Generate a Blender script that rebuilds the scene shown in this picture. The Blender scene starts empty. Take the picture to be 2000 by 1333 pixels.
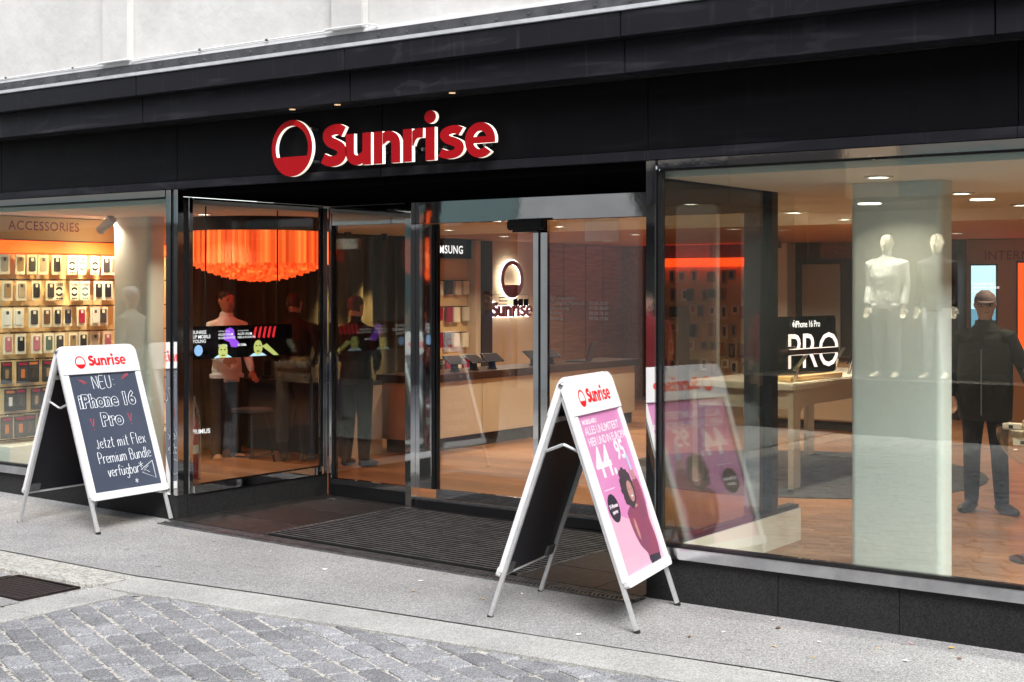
import bpy, bmesh, math, random
import numpy as np
from mathutils import Vector, Matrix
from mathutils.geometry import tessellate_polygon
R = random.Random(7)
PI = math.pi
SC = bpy.context.scene
COL = SC.collection
rad = math.radians

# ------------------------------------------------------------------ camera, sky, sun, exposure
cam = bpy.data.cameras.new('camera'); cam_o = bpy.data.objects.new('camera', cam); COL.objects.link(cam_o)
cam_o.location = (0, -7.27, 1.85); cam_o.rotation_euler = (PI / 2, 0, math.atan(1990 / 2750))
cam.sensor_width = 36; cam.lens = 2750 / 2000 * 36; cam.shift_y = -105.5 / 2000; cam.clip_end = 600
SC.camera = cam_o
SUN_EL, SUN_AZ = rad(47), rad(132)          # azimuth clockwise from +Y (the way into the shop)
w = bpy.data.worlds.new('World'); SC.world = w; w.use_nodes = True
nt = w.node_tree; sky = nt.nodes.new('ShaderNodeTexSky'); sky.sky_type = 'NISHITA'; sky.sun_disc = False
sky.sun_elevation = SUN_EL; sky.sun_rotation = SUN_AZ; sky.air_density = 1.0; sky.dust_density = 2.0; sky.ozone_density = 0.6
hs = nt.nodes.new('ShaderNodeHueSaturation'); hs.inputs['Saturation'].default_value = .38; nt.links.new(sky.outputs[0], hs.inputs['Color']); nt.links.new(hs.outputs[0], nt.nodes['Background'].inputs[0]); nt.nodes['Background'].inputs[1].default_value = 0.13   # overcast: the blue washed out
sun = bpy.data.lights.new('sun', 'SUN'); sun.energy = 1.5; sun.angle = rad(30); sun.color = (1, .985, .965)
sun_o = bpy.data.objects.new('sun', sun); COL.objects.link(sun_o); sun_o.location = (0, -6, 14)
sun_o.rotation_euler = (PI / 2 - SUN_EL, 0, PI - SUN_AZ)
SC.view_settings.view_transform = 'Standard'; SC.view_settings.look = 'None'
SC.view_settings.exposure = 1.47; SC.view_settings.gamma = 1.0; SC.view_settings.use_curve_mapping = False
SC.cycles.use_denoising = True; SC.cycles.max_bounces = 9; SC.cycles.transparent_max_bounces = 18
SC.cycles.glossy_bounces = 6; SC.cycles.sample_clamp_indirect = 6.0; SC.cycles.caustics_reflective = False
SC.cycles.caustics_refractive = False

# ------------------------------------------------------------------ materials
MAT = {}
def nodes(m): return m.node_tree.nodes, m.node_tree.links
def mat(name, col, rough=.6, metal=0., emit=None, es=1., noise=None, bump=None, spec=.5, coat=0., rnd=0.):
    """col: base colour. noise=(scale, amount, colour2): world-space mottling. bump=(scale, strength, distance). rnd: per-object value spread"""
    m = bpy.data.materials.new(name); m.use_nodes = True; n, l = nodes(m); b = n['Principled BSDF']
    b.inputs['Base Color'].default_value = (*col, 1); b.inputs['Roughness'].default_value = rough; b.inputs['Metallic'].default_value = metal
    b.inputs['Specular IOR Level'].default_value = spec; b.inputs['Coat Weight'].default_value = coat
    if emit: b.inputs['Emission Color'].default_value = (*emit, 1); b.inputs['Emission Strength'].default_value = es
    geo = n.new('ShaderNodeNewGeometry'); src = None
    if noise:
        t = n.new('ShaderNodeTexNoise'); t.inputs['Scale'].default_value = noise[0]; t.inputs['Detail'].default_value = 6; t.inputs['Roughness'].default_value = .65
        l.new(geo.outputs['Position'], t.inputs['Vector'])
        r = n.new('ShaderNodeValToRGB'); r.color_ramp.elements[0].position = .5 - .25 * noise[1]; r.color_ramp.elements[1].position = .5 + .25 * noise[1]
        r.color_ramp.elements[0].color = (*noise[2], 1); r.color_ramp.elements[1].color = (*col, 1)
        l.new(t.outputs['Fac'], r.inputs['Fac']); src = r.outputs['Color']; l.new(src, b.inputs['Base Color'])
    if rnd:
        oi = n.new('ShaderNodeObjectInfo'); mp = n.new('ShaderNodeMapRange'); mp.inputs['To Min'].default_value = 1 - rnd; mp.inputs['To Max'].default_value = 1 + rnd
        l.new(oi.outputs['Random'], mp.inputs['Value'])
        h = n.new('ShaderNodeHueSaturation'); l.new(mp.outputs[0], h.inputs['Value'])
        if src: l.new(src, h.inputs['Color'])
        else: h.inputs['Color'].default_value = (*col, 1)
        src = h.outputs[0]; l.new(src, b.inputs['Base Color'])
    if bump:
        t = n.new('ShaderNodeTexNoise'); t.inputs['Scale'].default_value = bump[0]; t.inputs['Detail'].default_value = 5
        l.new(geo.outputs['Position'], t.inputs['Vector'])
        bp = n.new('ShaderNodeBump'); bp.inputs['Strength'].default_value = bump[1]; bp.inputs['Distance'].default_value = bump[2]
        l.new(t.outputs['Fac'], bp.inputs['Height']); l.new(bp.outputs[0], b.inputs['Normal'])
    MAT[name] = m; return m

def speck(name, c_dark, c_mid, c_light, scale, rough=.85, bumpd=.002, rnd=0., big=None, gum=0):
    """granular stone / asphalt: voronoi grains between three tones with broad stains and grain relief"""
    m = mat(name, c_mid, rough, spec=.22); n, l = nodes(m); b = n['Principled BSDF']
    g = n.new('ShaderNodeNewGeometry')
    v = n.new('ShaderNodeTexVoronoi'); v.inputs['Scale'].default_value = scale; l.new(g.outputs['Position'], v.inputs['Vector'])
    bw = n.new('ShaderNodeRGBToBW'); l.new(v.outputs['Color'], bw.inputs[0])
    r = n.new('ShaderNodeValToRGB'); e = r.color_ramp.elements; e[0].position = .2; e[0].color = (*c_dark, 1); e[1].position = .85; e[1].color = (*c_light, 1)
    k = r.color_ramp.elements.new(.5); k.color = (*c_mid, 1); l.new(bw.outputs[0], r.inputs[0])
    t = n.new('ShaderNodeTexNoise'); t.inputs['Scale'].default_value = big or 1.6; t.inputs['Detail'].default_value = 7; t.inputs['Roughness'].default_value = .7
    l.new(g.outputs['Position'], t.inputs['Vector'])
    mp = n.new('ShaderNodeMapRange'); mp.inputs['From Min'].default_value = .3; mp.inputs['From Max'].default_value = .7; mp.inputs['To Min'].default_value = .78; mp.inputs['To Max'].default_value = 1.12
    l.new(t.outputs['Fac'], mp.inputs[0])
    h = n.new('ShaderNodeHueSaturation'); l.new(r.outputs[0], h.inputs['Color']); src = mp.outputs[0]
    if rnd:
        oi = n.new('ShaderNodeObjectInfo'); m2 = n.new('ShaderNodeMapRange'); m2.inputs['To Min'].default_value = 1 - rnd; m2.inputs['To Max'].default_value = 1 + rnd
        l.new(oi.outputs['Random'], m2.inputs[0]); mu = n.new('ShaderNodeMath'); mu.operation = 'MULTIPLY'; l.new(src, mu.inputs[0]); l.new(m2.outputs[0], mu.inputs[1]); src = mu.outputs[0]
    if gum:
        v2 = n.new('ShaderNodeTexVoronoi'); v2.inputs['Scale'].default_value = gum; l.new(g.outputs['Position'], v2.inputs['Vector'])
        sz = n.new('ShaderNodeSeparateColor'); l.new(v2.outputs['Color'], sz.inputs[0]); th = n.new('ShaderNodeMath'); th.operation = 'MULTIPLY'; th.inputs[1].default_value = .075; l.new(sz.outputs[0], th.inputs[0])
        sm = n.new('ShaderNodeMath'); sm.operation = 'SUBTRACT'; l.new(v2.outputs['Distance'], sm.inputs[0]); l.new(th.outputs[0], sm.inputs[1])
        m3 = n.new('ShaderNodeMapRange'); m3.inputs['From Min'].default_value = -.012; m3.inputs['From Max'].default_value = .01; m3.inputs['To Min'].default_value = .62; m3.inputs['To Max'].default_value = 1; l.new(sm.outputs[0], m3.inputs[0])
        m4 = n.new('ShaderNodeMath'); m4.operation = 'MULTIPLY'; l.new(src, m4.inputs[0]); l.new(m3.outputs[0], m4.inputs[1]); src = m4.outputs[0]
    l.new(src, h.inputs['Value']); l.new(h.outputs[0], b.inputs['Base Color'])
    bp = n.new('ShaderNodeBump'); bp.inputs['Strength'].default_value = .6; bp.inputs['Distance'].default_value = bumpd
    l.new(bw.outputs[0], bp.inputs['Height']); l.new(bp.outputs[0], b.inputs['Normal'])
    return m

speck('asphalt', (.18, .179, .178), (.292, .290, .288), (.43, .427, .424), 165, .9, .0025, big=1.1, gum=3.2)
speck('granite_kerb', (.27, .27, .262), (.39, .39, .375), (.49, .49, .47), 170, .85, .0015)
speck('granite_rough', (.28, .275, .25), (.42, .415, .385), (.54, .535, .50), 75, .9, .0025, big=9)
speck('cobble', (.15, .153, .165), (.275, .279, .292), (.39, .394, .408), 190, .8, .003, rnd=.24, big=7)
speck('joint_sand', (.16, .15, .135), (.46, .44, .405), (.58, .56, .52), 70, .95, .004, big=1.3)
speck('entrance_tile', (.010, .0095, .009), (.021, .0185, .0175), (.036, .032, .030), 35, .45, .0004, rnd=.3, big=2.3)
speck('plinth_stone', (.013, .013, .013), (.021, .021, .0212), (.030, .030, .031), 150, .55, .0005, rnd=.12, big=2.5)
mat('grout', (.24, .21, .19), .9)
mat('mat_rubber', (.008, .008, .009), .9, spec=.1, noise=(60, 1, (.018, .018, .018)))
mat('mat_strip', (.42, .42, .43), .5, .8, noise=(9, .8, (.12, .12, .12)))
mat('cast_iron', (.07, .05, .045), .55, .7, noise=(30, 1, (.035, .03, .03)))
mat('steel_dull', (.30, .30, .31), .45, .9, noise=(14, .8, (.14, .14, .145)))
mat('chrome', (.72, .72, .72), .045, 1., bump=(2.2, .05, .02))
mat('steel_sill', (.62, .62, .63), .16, 1., noise=(5, .7, (.42, .42, .44)), bump=(8, .08, .01))
mat('aluminium', (.66, .665, .67), .45, .55, noise=(22, .7, (.56, .56, .57)))
mat('black_frame', (.010, .010, .011), .25)
mat('rubber', (.012, .012, .012), .7)
mat('white_frame', (.72, .72, .73), .35, noise=(4, .6, (.67, .67, .68)))
mat('plaster', (.60, .595, .575), .9, noise=(1.7, .8, (.47, .465, .45)), bump=(9, .45, .012))
mat('flashing', (.13, .13, .135), .5, .5, noise=(7, .9, (.05, .05, .055)))
mat('edge_metal', (.62, .63, .65), .5, .2, noise=(6, .8, (.40, .41, .43)))
mat('red_face', (.26, .004, .007), .45, emit=(.9, .0, .01), es=.03, spec=.15)
mat('lit_side', (.85, .82, .76), .5, emit=(1, .90, .76), es=.28)
mat('print_red', (.72, .006, .012), .4)
mat('chalk', (.80, .83, .86), .95, noise=(120, 1.5, (.55, .58, .62)))
mat('chalk_red', (.60, .10, .13), .95, noise=(120, 1.5, (.38, .08, .10)))
mat('blackboard', (.040, .052, .082), .45, noise=(3.5, 1.3, (.058, .072, .105)))
mat('board_back', (.010, .010, .014), .5)
mat('poster_pink', (.56, .185, .42), .3, noise=(2.2, .7, (.58, .24, .44)))
mat('poster_pale', (.62, .36, .48), .3)
mat('poster_white', (.78, .70, .76), .3)
mat('poster_black', (.03, .026, .04), .3)
mat('poster_hair', (.055, .04, .05), .35)
mat('poster_skin', (.42, .22, .20), .35)
mat('poster_sweater', (.30, .055, .09), .35, noise=(9, 1, (.16, .06, .12)))
mat('poster_blue', (.42, .50, .70), .3)
mat('poster_grey', (.60, .45, .52), .3)

def panel_black(name, base, smear):
    m = mat(name, base, .5, spec=.10); n, l = nodes(m); b = n['Principled BSDF']; g = n.new('ShaderNodeNewGeometry')
    mp = n.new('ShaderNodeMapping'); mp.inputs['Scale'].default_value = (1.1, 1, 3.2); l.new(g.outputs['Position'], mp.inputs[0])
    wv = n.new('ShaderNodeTexWave'); wv.inputs['Scale'].default_value = .7; wv.inputs['Distortion'].default_value = 16; wv.inputs['Detail'].default_value = 5; wv.inputs['Detail Scale'].default_value = 1.6
    l.new(mp.outputs[0], wv.inputs['Vector'])
    t = n.new('ShaderNodeTexNoise'); t.inputs['Scale'].default_value = 1.3; t.inputs['Detail'].default_value = 3; l.new(g.outputs['Position'], t.inputs[0])
    r1 = n.new('ShaderNodeValToRGB'); r1.color_ramp.elements[0].position = .90; r1.color_ramp.elements[1].position = 1.0; l.new(wv.outputs['Fac'], r1.inputs[0])
    r2 = n.new('ShaderNodeValToRGB'); r2.color_ramp.elements[0].position = .5; r2.color_ramp.elements[1].position = .72; l.new(t.outputs['Fac'], r2.inputs[0])
    mu = n.new('ShaderNodeMath'); mu.operation = 'MULTIPLY'; l.new(r1.outputs[0], mu.inputs[0]); l.new(r2.outputs[0], mu.inputs[1])
    mx = n.new('ShaderNodeMix'); mx.data_type = 'RGBA'; l.new(mu.outputs[0], mx.inputs['Factor']); mx.inputs['A'].default_value = (*base, 1); mx.inputs['B'].default_value = (*smear, 1)
    # dust: long wipe streaks and rain runs
    src = mx.outputs['Result']
    for scl, lo_, hi_, k in (((.9, 1, 11), .56, .80, .55), ((17, 1, .9), .60, .85, .5)):
        m5 = n.new('ShaderNodeMapping'); m5.inputs['Scale'].default_value = scl; l.new(g.outputs['Position'], m5.inputs[0])
        t5 = n.new('ShaderNodeTexNoise'); t5.inputs['Scale'].default_value = 1.4; t5.inputs['Detail'].default_value = 5; t5.inputs['Distortion'].default_value = .5; l.new(m5.outputs[0], t5.inputs['Vector'])
        r5 = n.new('ShaderNodeMapRange'); r5.inputs['From Min'].default_value = lo_; r5.inputs['From Max'].default_value = hi_; r5.inputs['To Max'].default_value = k; l.new(t5.outputs['Fac'], r5.inputs[0])
        x5 = n.new('ShaderNodeMix'); x5.data_type = 'RGBA'; l.new(r5.outputs[0], x5.inputs['Factor']); l.new(src, x5.inputs['A']); x5.inputs['B'].default_value = (smear[0] * 2.2, smear[1] * 2.2, smear[2] * 2.25, 1); src = x5.outputs['Result']
    l.new(src, b.inputs['Base Color'])
    t2 = n.new('ShaderNodeTexNoise'); t2.inputs['Scale'].default_value = 5; l.new(g.outputs['Position'], t2.inputs[0])
    r3 = n.new('ShaderNodeMapRange'); r3.inputs['To Min'].default_value = .36; r3.inputs['To Max'].default_value = .6; l.new(t2.outputs['Fac'], r3.inputs[0]); l.new(r3.outputs[0], b.inputs['Roughness'])
    return m
panel_black('cornice_black', (.013, .013, .016), (.026, .026, .030))
mat('soffit_black', (.004, .004, .005), .9, spec=0.)
panel_black('fascia_black', (.0035, .0035, .0045), (.006, .006, .007))

def glass(name, tint, f0=.055):
    m = bpy.data.materials.new(name); m.use_nodes = True; n, l = nodes(m); n.remove(n['Principled BSDF'])
    lw = n.new('ShaderNodeLayerWeight'); lw.inputs['Blend'].default_value = .5
    p = n.new('ShaderNodeMath'); p.operation = 'POWER'; p.inputs[1].default_value = 5; l.new(lw.outputs['Facing'], p.inputs[0])
    q = n.new('ShaderNodeMapRange'); q.inputs['To Min'].default_value = f0; q.inputs['To Max'].default_value = 1; l.new(p.outputs[0], q.inputs[0])
    t = n.new('ShaderNodeBsdfTransparent'); t.inputs[0].default_value = (*tint, 1)
    g = n.new('ShaderNodeBsdfGlossy'); g.inputs['Roughness'].default_value = 0.004; g.inputs['Color'].default_value = (.97, 1, .99, 1)
    mx = n.new('ShaderNodeMixShader'); l.new(q.outputs[0], mx.inputs[0]); l.new(t.outputs[0], mx.inputs[1]); l.new(g.outputs[0], mx.inputs[2])
    l.new(mx.outputs[0], n['Material Output'].inputs[0]); MAT[name] = m
glass('glass', (.915, .96, .94), .105)
glass('glass_clear', (.94, .965, .955), .08)
glass('glass_side', (.80, .815, .81), .07)
glass('glass_bowl', (.93, .95, .94), .09)
glass('bag_film', (.9, .9, .9), .12)

def wood(name, c1, c2, axis, plank=.19, rough=.35, length=1.3):
    """boards with their own tone and grain; axis 0: boards run along X"""
    m = mat(name, c1, rough); n, l = nodes(m); b = n['Principled BSDF']; g = n.new('ShaderNodeNewGeometry')
    mp = n.new('ShaderNodeMapping'); l.new(g.outputs['Position'], mp.inputs[0])
    if axis: mp.inputs['Rotation'].default_value = (0, 0, PI / 2)
    br = n.new('ShaderNodeTexBrick'); br.inputs['Scale'].default_value = 1; br.inputs['Brick Width'].default_value = length; br.inputs['Row Height'].default_value = plank
    br.inputs['Mortar Size'].default_value = .0015; br.inputs['Color1'].default_value = (*c1, 1); br.inputs['Color2'].default_value = (*c2, 1); br.inputs['Mortar'].default_value = (c2[0] * .4, c2[1] * .4, c2[2] * .4, 1)
    l.new(mp.outputs[0], br.inputs['Vector'])
    m2 = n.new('ShaderNodeMapping'); m2.inputs['Scale'].default_value = (1.6, 16, 16); l.new(mp.outputs[0], m2.inputs[0])
    t = n.new('ShaderNodeTexNoise'); t.inputs['Scale'].default_value = 2; t.inputs['Detail'].default_value = 6; l.new(m2.outputs[0], t.inputs[0])
    r = n.new('ShaderNodeMapRange'); r.inputs['From Min'].default_value = .3; r.inputs['From Max'].default_value = .7; r.inputs['To Min'].default_value = .65; r.inputs['To Max'].default_value = 1.2; l.new(t.outputs['Fac'], r.inputs[0])
    h = n.new('ShaderNodeHueSaturation'); l.new(br.outputs['Color'], h.inputs['Color']); l.new(r.outputs[0], h.inputs['Value']); l.new(h.outputs[0], b.inputs['Base Color'])
wood('floor_wood', (.38, .185, .080), (.23, .105, .043), 0)
wood('wall_wood', (.26, .13, .06), (.20, .10, .045), 1, .6, .5, 3)
mat('carpet', (.045, .045, .05), .95, noise=(40, 1, (.02, .02, .022)))
mat('ceiling_white', (.80, .76, .68), .9)
mat('ceiling_tan', (.50, .24, .11), .9)
mat('wall_beige', (.55, .40, .26), .85, noise=(.7, .6, (.5, .36, .23)))
mat('wall_dark', (.035, .03, .028), .7)
mat('wall_grey', (.30, .31, .31), .6)
mat('column_paint', (.60, .66, .64), .75, noise=(30, .4, (.575, .635, .615)))
mat('white_gloss', (.74, .70, .62), .3)
mat('slat_board', (.78, .53, .25), .6)
mat('slat_gap', (.03, .025, .02), .8)
mat('maroon', (.26, .010, .022), .5)
mat('orange_light', (.8, .2, .05), .5, emit=(1, .045, .003), es=1.9)
FR = []
for i_, (g_, e_) in enumerate(((.075, .42), (.11, .55), (.16, .62), (.22, .72))): mat('fringe%d' % i_, (.60, .14, .05), .5, emit=(1, g_, g_ * .16), es=e_, rnd=.3); FR.append('fringe%d' % i_)
mat('curtain', (.085, .072, .058), .9, noise=(3, .8, (.06, .05, .04)))
mat('lamp_disc', (1, 1, 1), .5, emit=(1, .88, .70), es=6)
mat('glint_warm', (1, .8, .6), .5, emit=(1, .62, .30), es=.30)
mat('lamp_ring', (.7, .68, .65), .3, .5)
mat('brown_top', (.045, .022, .015), .3)
mat('counter_front', (.66, .56, .43), .4)
mat('black_plastic', (.014, .014, .016), .35)
mat('dark_metal', (.05, .05, .055), .35, .8)
mat('tablet_screen', (.03, .03, .035), .08)
mat('silver', (.5, .5, .52), .25, 1.)
mat('card_white', (.82, .74, .58), .6, rnd=.12)
mat('card_black', (.03, .027, .027), .45)
mat('halo_white', (.9, .9, .88), .5, emit=(1, .97, .92), es=1.7)
mat('logo_dark_red', (.20, .008, .014), .4)
mat('text_white', (.85, .85, .85), .5, emit=(1, 1, 1), es=.45)
mat('decal_grey', (.88, .87, .84), .6)
mat('screen_black', (.006, .006, .008), .15)
mat('screen_purple', (.3, .05, .6), .4, emit=(.38, .10, .95), es=.5)
mat('screen_lime', (.6, .6, .2), .4, emit=(.72, .78, .22), es=.42)
mat('screen_red', (.6, .05, .05), .4, emit=(.75, .02, .03), es=.6)
mat('screen_blue', (.3, .5, .8), .4, emit=(.35, .62, 1), es=.45)
mat('screen_pale', (.4, .6, .7), .4, emit=(.40, .62, .72), es=.8)
mat('screen_slate', (.1, .2, .3), .4, emit=(.08, .20, .28), es=.8)
mat('screen_orange', (.8, .2, .05), .4, emit=(1, .05, .001), es=.9)
mat('panel_glow', (.9, .7, .65), .4, emit=(1, .76, .70), es=.75)
mat('panel_bronze', (.20, .11, .10), .2, .85)
mat('ext_red', (.45, .02, .025), .3)
mat('yellow_print', (.50, .36, .02), .5)
mat('brown_board', (.11, .055, .02), .5)
for k, c in dict(black=(.015, .015, .018), brown=(.13, .06, .03), navy=(.025, .03, .06), crimson=(.32, .01, .04), clear=(.42, .34, .25), pink=(.50, .16, .20), green=(.10, .14, .11), tan=(.32, .20, .10), teal=(.12, .20, .22), charcoal=(.05, .045, .045), orange=(.55, .16, .03), white=(.72, .70, .66)).items(): mat('case_' + k, c, .4)
for k, c, r_ in (('skin', (.33, .17, .115), .55), ('skin_pale', (.55, .33, .25), .55), ('hair_black', (.012, .010, .010), .6), ('hair_brown', (.05, .03, .02), .6), ('hair_white', (.6, .6, .6), .7), ('shirt_white', (.62, .76, .90), .8), ('cloth_black', (.009, .009, .012), .85), ('cloth_charcoal', (.018, .018, .022), .85), ('cloth_olive', (.010, .0105, .008), .85), ('cloth_navy', (.010, .012, .024), .85), ('shoe_dark', (.015, .014, .016), .5), ('shoe_beige', (.45, .30, .20), .7), ('shoe_grey', (.35, .33, .32), .7), ('cap_rose', (.16, .10, .11), .8), ('mannequin', (.50, .44, .35), .4), ('sweat_white', (.70, .69, .65), .9), ('trouser_pale', (.55, .56, .58), .85), ('lip', (.22, .07, .06), .5), ('eye', (.02, .015, .012), .2)):
    mat(k, c, r_, bump=(11, .7, .03) if k.split('_')[0] in ('cloth', 'shirt', 'sweat', 'trouser') else None, noise=(6, 1, tuple(x * .6 for x in c)) if k.split('_')[0] in ('cloth', 'sweat', 'trouser') else None)
mat('stone_opposite', (.34, .31, .265), .9, noise=(1.2, 1, (.27, .245, .205)), bump=(12, .3, .01))
mat('stone_teal', (.15, .225, .215), .5)
mat('stone_dark', (.085, .08, .075), .7, noise=(1.5, 1, (.05, .048, .045)))
mat('niche_white', (.05, .052, .05), .8)
mat('leaf_yellow', (.55, .36, .06), .8); mat('leaf_brown', (.16, .08, .04), .9); mat('litter_white', (.75, .73, .70), .8); mat('litter_pink', (.60, .34, .32), .8)
mat('ground_dirt', (.16, .155, .15), .95)

# ------------------------------------------------------------------ mesh helpers
class MB:
    def __init__(s): s.v = []; s.f = []; s.m = []
    def add(s, vs, fs, mi=0, M=None):
        k = len(s.v); s.v += [tuple(M @ Vector(p)) if M else tuple(p) for p in vs]
        for q in fs: s.f.append([i + k for i in q]); s.m.append(mi)
        return s
    def box(s, x0, x1, y0, y1, z0, z1, mi=0, M=None):
        x0, x1 = min(x0, x1), max(x0, x1); y0, y1 = min(y0, y1), max(y0, y1); z0, z1 = min(z0, z1), max(z0, z1)
        return s.add([(x0, y0, z0), (x1, y0, z0), (x1, y1, z0), (x0, y1, z0), (x0, y0, z1), (x1, y0, z1), (x1, y1, z1), (x0, y1, z1)],
                     [(0, 3, 2, 1), (4, 5, 6, 7), (0, 1, 5, 4), (1, 2, 6, 5), (2, 3, 7, 6), (3, 0, 4, 7)], mi, M)
    def tube(s, pts, r, n=8, mi=0, M=None):
        pts = [Vector(p) for p in pts]; rs = r if isinstance(r, (list, tuple)) else [r] * len(pts); vs = []; fs = []
        for i, p in enumerate(pts):
            t = (pts[min(i + 1, len(pts) - 1)] - pts[max(i - 1, 0)]).normalized()
            a = t.cross(Vector((0, 0, 1)) if abs(t.z) < .9 else Vector((1, 0, 0))).normalized(); b = t.cross(a)
            vs += [p + rs[i] * (math.cos(2 * PI * j / n) * a + math.sin(2 * PI * j / n) * b) for j in range(n)]
        for i in range(len(pts) - 1):
            for j in range(n): fs.append((i * n + j, i * n + (j + 1) % n, (i + 1) * n + (j + 1) % n, (i + 1) * n + j))
        fs.append(tuple(range(n))[::-1]); fs.append(tuple((len(pts) - 1) * n + j for j in range(n)))
        return s.add(vs, fs, mi, M)
    def lathe(s, prof, n=24, mi=0, M=None, c=(0, 0)):
        vs = []; fs = []
        for r, z in prof: vs += [(c[0] + r * math.cos(2 * PI * j / n), c[1] + r * math.sin(2 * PI * j / n), z) for j in range(n)]
        for i in range(len(prof) - 1):
            for j in range(n): fs.append((i * n + j, i * n + (j + 1) % n, (i + 1) * n + (j + 1) % n, (i + 1) * n + j))
        if prof[0][0] > 1e-5: fs.append(tuple(range(n))[::-1])
        if prof[-1][0] > 1e-5: fs.append(tuple((len(prof) - 1) * n + j for j in range(n)))
        return s.add(vs, fs, mi, M)
    def loft(s, secs, n=14, mi=0, M=None):
        """secs: (centre, rx, ry[, side axis]) rings swept along a limb"""
        vs = []; fs = []; P = [Vector(c[0]) for c in secs]
        for i, c in enumerate(secs):
            t = (P[min(i + 1, len(P) - 1)] - P[max(i - 1, 0)]).normalized(); ref = Vector(c[3]) if len(c) > 3 else Vector((1, 0, 0))
            a = (ref - ref.dot(t) * t); a = a.normalized() if a.length > .05 else t.cross(Vector((0, 1, 0))).normalized(); b = t.cross(a)
            vs += [P[i] + c[1] * math.cos(2 * PI * j / n) * a + c[2] * math.sin(2 * PI * j / n) * b for j in range(n)]
        for i in range(len(P) - 1):
            for j in range(n): fs.append((i * n + j, i * n + (j + 1) % n, (i + 1) * n + (j + 1) % n, (i + 1) * n + j))
        fs.append(tuple(range(n))[::-1]); fs.append(tuple((len(P) - 1) * n + j for j in range(n)))
        return s.add(vs, fs, mi, M)
    def shape(s, loops, d, M=None, mi=0, side=None):
        """flat outline (outer loop, then holes) in XY given depth d along +Z; side: other material for the walls. d=0: a flat sheet"""
        flat = [p for lp in loops for p in lp]; tri = tessellate_polygon([[Vector((p[0], p[1], 0)) for p in lp] for lp in loops])
        def up(t):
            a, b, c = (flat[i] for i in t); return t if (b[0] - a[0]) * (c[1] - a[1]) - (b[1] - a[1]) * (c[0] - a[0]) > 0 else t[::-1]
        tri = [up(tuple(t)) for t in tri]; n = len(flat)
        s.add([(p[0], p[1], d) for p in flat], tri, mi, M)
        if d:
            s.add([(p[0], p[1], 0) for p in flat], [t[::-1] for t in tri], mi, M)
            for k, lp in enumerate(loops):
                area = sum(lp[i][0] * lp[(i + 1) % len(lp)][1] - lp[(i + 1) % len(lp)][0] * lp[i][1] for i in range(len(lp)))
                q = lp if (area > 0) == (k == 0) else lp[::-1]; m_ = len(q)
                s.add([(p[0], p[1], 0) for p in q] + [(p[0], p[1], d) for p in q], [(i, (i + 1) % m_, (i + 1) % m_ + m_, i + m_) for i in range(m_)], mi if side is None else side, M)
        return s
    def obj(s, name, mats, parent=None, bevel=0, smooth=False, loc=None, rz=0):
        me = bpy.data.meshes.new(name); me.from_pydata(s.v, [], s.f)
        for m in (mats if isinstance(mats, (list, tuple)) else [mats]): me.materials.append(MAT[m])
        me.polygons.foreach_set('material_index', s.m)
        if bevel:
            b = bmesh.new(); b.from_mesh(me); bmesh.ops.remove_doubles(b, verts=b.verts, dist=1e-5)
            ed = [e for e in b.edges if len(e.link_faces) == 2 and e.calc_face_angle(0) > .5]
            bmesh.ops.bevel(b, geom=ed, offset=bevel, segments=2, affect='EDGES', clamp_overlap=True); b.to_mesh(me); b.free()
        if smooth:
            me.polygons.foreach_set('use_smooth', [True] * len(me.polygons))
            if smooth != 2: me.set_sharp_from_angle(angle=rad(40))
        me.update(); o = bpy.data.objects.new(name, me); COL.objects.link(o)
        if parent: o.parent = parent
        if loc: o.location = loc
        o.rotation_euler.z = rz
        return o
def thing(name, label, cat, loc=(0, 0, 0), rz=0, group=None):
    o = bpy.data.objects.new(name, None); o.empty_display_size = .1; COL.objects.link(o); o.location = loc; o.rotation_euler.z = rz
    return tag(o, label, cat, group)
def tag(o, label, cat, group=None):
    o['label'] = label; o['category'] = cat
    if group: o['group'] = group
    return o
def kind(o, k, label=None):
    o['kind'] = k
    if label: o['label'] = label
    return o
def box(name, m, b, parent=None, bevel=0):
    """one box part; with a parent that sits unrotated at p the numbers are world coordinates"""
    mb = MB().box(*b)
    if parent:
        p = parent; off = Vector((0, 0, 0))
        while p: off += p.location; p = p.parent
        mb.v = [(x - off.x, y - off.y, z - off.z) for x, y, z in mb.v]
    return mb.obj(name, m, parent, bevel)
def W(mb, parent):
    off = Vector((0, 0, 0)); p = parent
    while p: off += p.location; p = p.parent
    mb.v = [(x - off.x, y - off.y, z - off.z) for x, y, z in mb.v]; return mb
def copy_tree(o, parent=None):
    c = o.copy(); COL.objects.link(c); c.parent = parent
    for ch in list(o.children): copy_tree(ch, c)
    return c
def frameM(origin, xax, yax):
    """matrix whose local x, y lie along the two world axes (z = their cross)"""
    x = Vector(xax).normalized(); y = Vector(yax).normalized(); z = x.cross(y)
    return Matrix(((x.x, y.x, z.x, origin[0]), (x.y, y.y, z.y, origin[1]), (x.z, y.z, z.z, origin[2]), (0, 0, 0, 1)))
DG = None
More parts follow.
